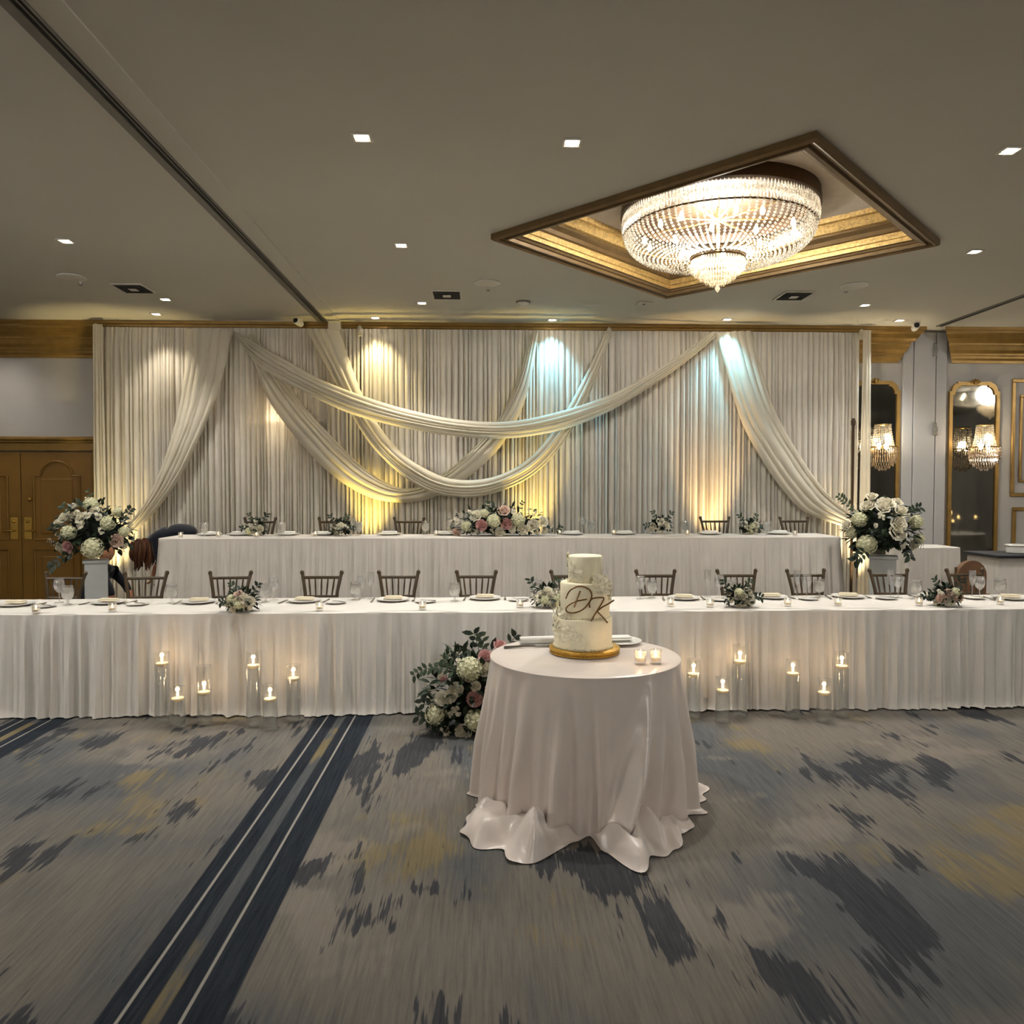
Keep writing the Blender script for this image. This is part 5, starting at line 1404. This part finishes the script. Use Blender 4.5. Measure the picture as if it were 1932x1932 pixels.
# head, face turned down and towards the left
def head_mesh(material):
    b = MB()
    def fn(u, v):
        a = 2 * pi * u; e = pi * (v - .5) * .998
        x, y, z = cos(e) * cos(a), cos(e) * sin(a), sin(e)
        k = 1 - .10 * max(0, -z) * abs(x)
        px, py, pz = x * .074 * k, y * .092, z * .112
        if z < 0: py *= 1 - .08 * z * z
        f = max(0, -y)
        nose = .022 * exp(-(x / .16) ** 2 - ((z + .12) / .16) ** 2) * f
        brow = .006 * exp(-((z - .18) / .12) ** 2) * f
        eye = -.010 * (exp(-((abs(x) - .36) / .14) ** 2 - ((z - .05) / .1) ** 2)) * f
        lips = .008 * exp(-(x / .28) ** 2 - ((z + .45) / .08) ** 2) * f - .004 * exp(-(x / .3) ** 2 - ((z + .45) / .02) ** 2) * f
        chin = .008 * exp(-(x / .3) ** 2 - ((z + .8) / .15) ** 2) * f
        return (px, py - nose - brow - eye - lips - chin, pz)
    b.grid(fn, 40, 30, True)
    return b
hd = O('head', head_mesh('skin').mesh('head', 'skin'), t, (-.30, -.07, .52), (radians(150), radians(20), radians(-70)))
for s_ in (-1, 1):
    O('ear', MB().ball((0, 0, 0), .024, 8, 6, 1.3).mesh('ear', 'skin'), hd, (s_ * .073, .01, -.005), scale=(.4, .8, 1))
    O('eye', MB().ball((0, 0, 0), .011, 10, 6).mesh('eye', 'china'), hd, (s_ * .028, -.076, .008))
def hair_mesh():
    b = MB(); r = random.Random(2)
    def cap(u, v):
        a = 2 * pi * u; e = pi / 2 - v * 1.9; w_ = 1 + .05 * sin(9 * a) * v
        return (cos(e) * cos(a) * .086 * w_, .012 + cos(e) * sin(a) * .102 * w_, sin(e) * .122)
    b.grid(cap, 36, 10, True)
    return b.mesh('hair', 'hair')
O('hair', hair_mesh(), hd, (0, .008, .004))
# hanging locks (world-down) gathered around the head
lk = MB(); r = random.Random(4)
for k in range(80):
    a = r.uniform(0, 2 * pi); q = r.uniform(.4, 1)
    x, y = -.265 + .125 * q * cos(a), -.09 + .10 * q * sin(a)
    z0 = .655 + r.uniform(-.05, .06) * (1.2 - q); L_ = r.uniform(.20, .34)
    lk.tube(spline([(x * .98 - .005, y, z0), (x + .012 * cos(a), y + .012 * sin(a), z0 - L_ * .4), (x + .02 * cos(a * 2), y, z0 - L_ * .75), (x - .01, y + .01 * sin(a), z0 - L_)], 9), [.012, .016, .017, .017, .016, .014, .011, .007, .002], 6)
hl = O('hanging_hair', lk.mesh('hanging_hair', 'hair'), t); hl['kind'] = 'stuff'
for pos, dr in ((Vector((-.06, -.12, .36)), (-.15, 0, -1)), (Vector((-.22, .12, .34)), (-.3, 0, -1))):
    V = [pos + Vector((.015, 0, .04))]; E_ = []; R = [.033]
    d = Vector(dr).normalized()
    chain(V, E_, R, 0, [(pos, .03), (pos + d * .06, .026), (pos + d * .11, (.033, .018)), (pos + d * .15, (.036, .016))])
    fo = skin_body('forearm_and_palm', V, E_, R, 0, t, 'skin')
    sd = d.cross(Vector((0, 1, 0))).normalized()
    fingers(fo, pos + d * .07, d, Vector((0, 1, 0)), sd, 'skin')

# person B: crouching in black behind the left pedestal
PB = onY(190, 1085, 8.55)
t = T('person', 'crouching person in black, half hidden behind the left flower pedestal', 'person', (PB.x, 8.55, 0), group='people setting up')
V = [Vector((-.16, .0, .36))]; E_ = []; R = [(.15, .13)]
chain(V, E_, R, 0, [((-.13, .0, .52), (.14, .12)), ((-.06, -.0, .68), (.15, .12)), ((.0, -.01, .78), (.14, .10)), ((.03, -.02, .85), (.055, .055)), ((.05, -.03, .9), (.05, .05))])
chain(V, E_, R, 3, [((.10, -.16, .72), .058), ((.20, -.20, .56), .047), ((.22, -.22, .50), .042)])
chain(V, E_, R, 3, [((.08, .16, .72), .058), ((.18, .2, .58), .047), ((.22, .18, .50), .042)])
skin_body('black_shirt', V, E_, R, 0, t, 'blackcloth')
V = [Vector((-.16, .0, .34))]; E_ = []; R = [(.15, .13)]
for s_ in (-1, 1):
    chain(V, E_, R, 0, [((-.08, s_ * .09, .33), .095), ((.18, s_ * .13, .40), .07), ((.02, s_ * .13, .14), .052), ((-.04, s_ * .13, .06), .042), ((.08, s_ * .13, .035), .035), ((.14, s_ * .13, .03), .03)])
skin_body('trousers', V, E_, R, 0, t, 'blackcloth')
hd = O('head', head_mesh('skin').mesh('head', 'skin'), t, (.085, -.04, .97), (radians(25), 0, radians(60)))
for s_ in (-1, 1):
    O('ear', MB().ball((0, 0, 0), .024, 8, 6, 1.3).mesh('ear', 'skin'), hd, (s_ * .073, .01, -.005), scale=(.4, .8, 1))
    O('eye', MB().ball((0, 0, 0), .011, 10, 6).mesh('eye', 'china'), hd, (s_ * .028, -.076, .008))
O('hair', hair_mesh(), hd, (0, .012, .006))
for pos, dr, in ((Vector((.22, -.22, .50)), (.12, -.1, -1)), (Vector((.22, .18, .50)), (.5, -.2, -.8))):
    V = [pos + Vector((-.01, .01, .03))]; E_ = []; R = [.036]
    d = Vector(dr).normalized()
    chain(V, E_, R, 0, [(pos + d * .05, .034), (pos + d * .15, .027), (pos + d * .20, (.033, .018)), (pos + d * .24, (.036, .016))])
    fo = skin_body('forearm_and_palm', V, E_, R, 0, t, 'skin')
    sd = d.cross(Vector((0, 1, 0))).normalized()
    fingers(fo, pos + d * .16, d, Vector((0, 1, 0)), sd, 'skin')
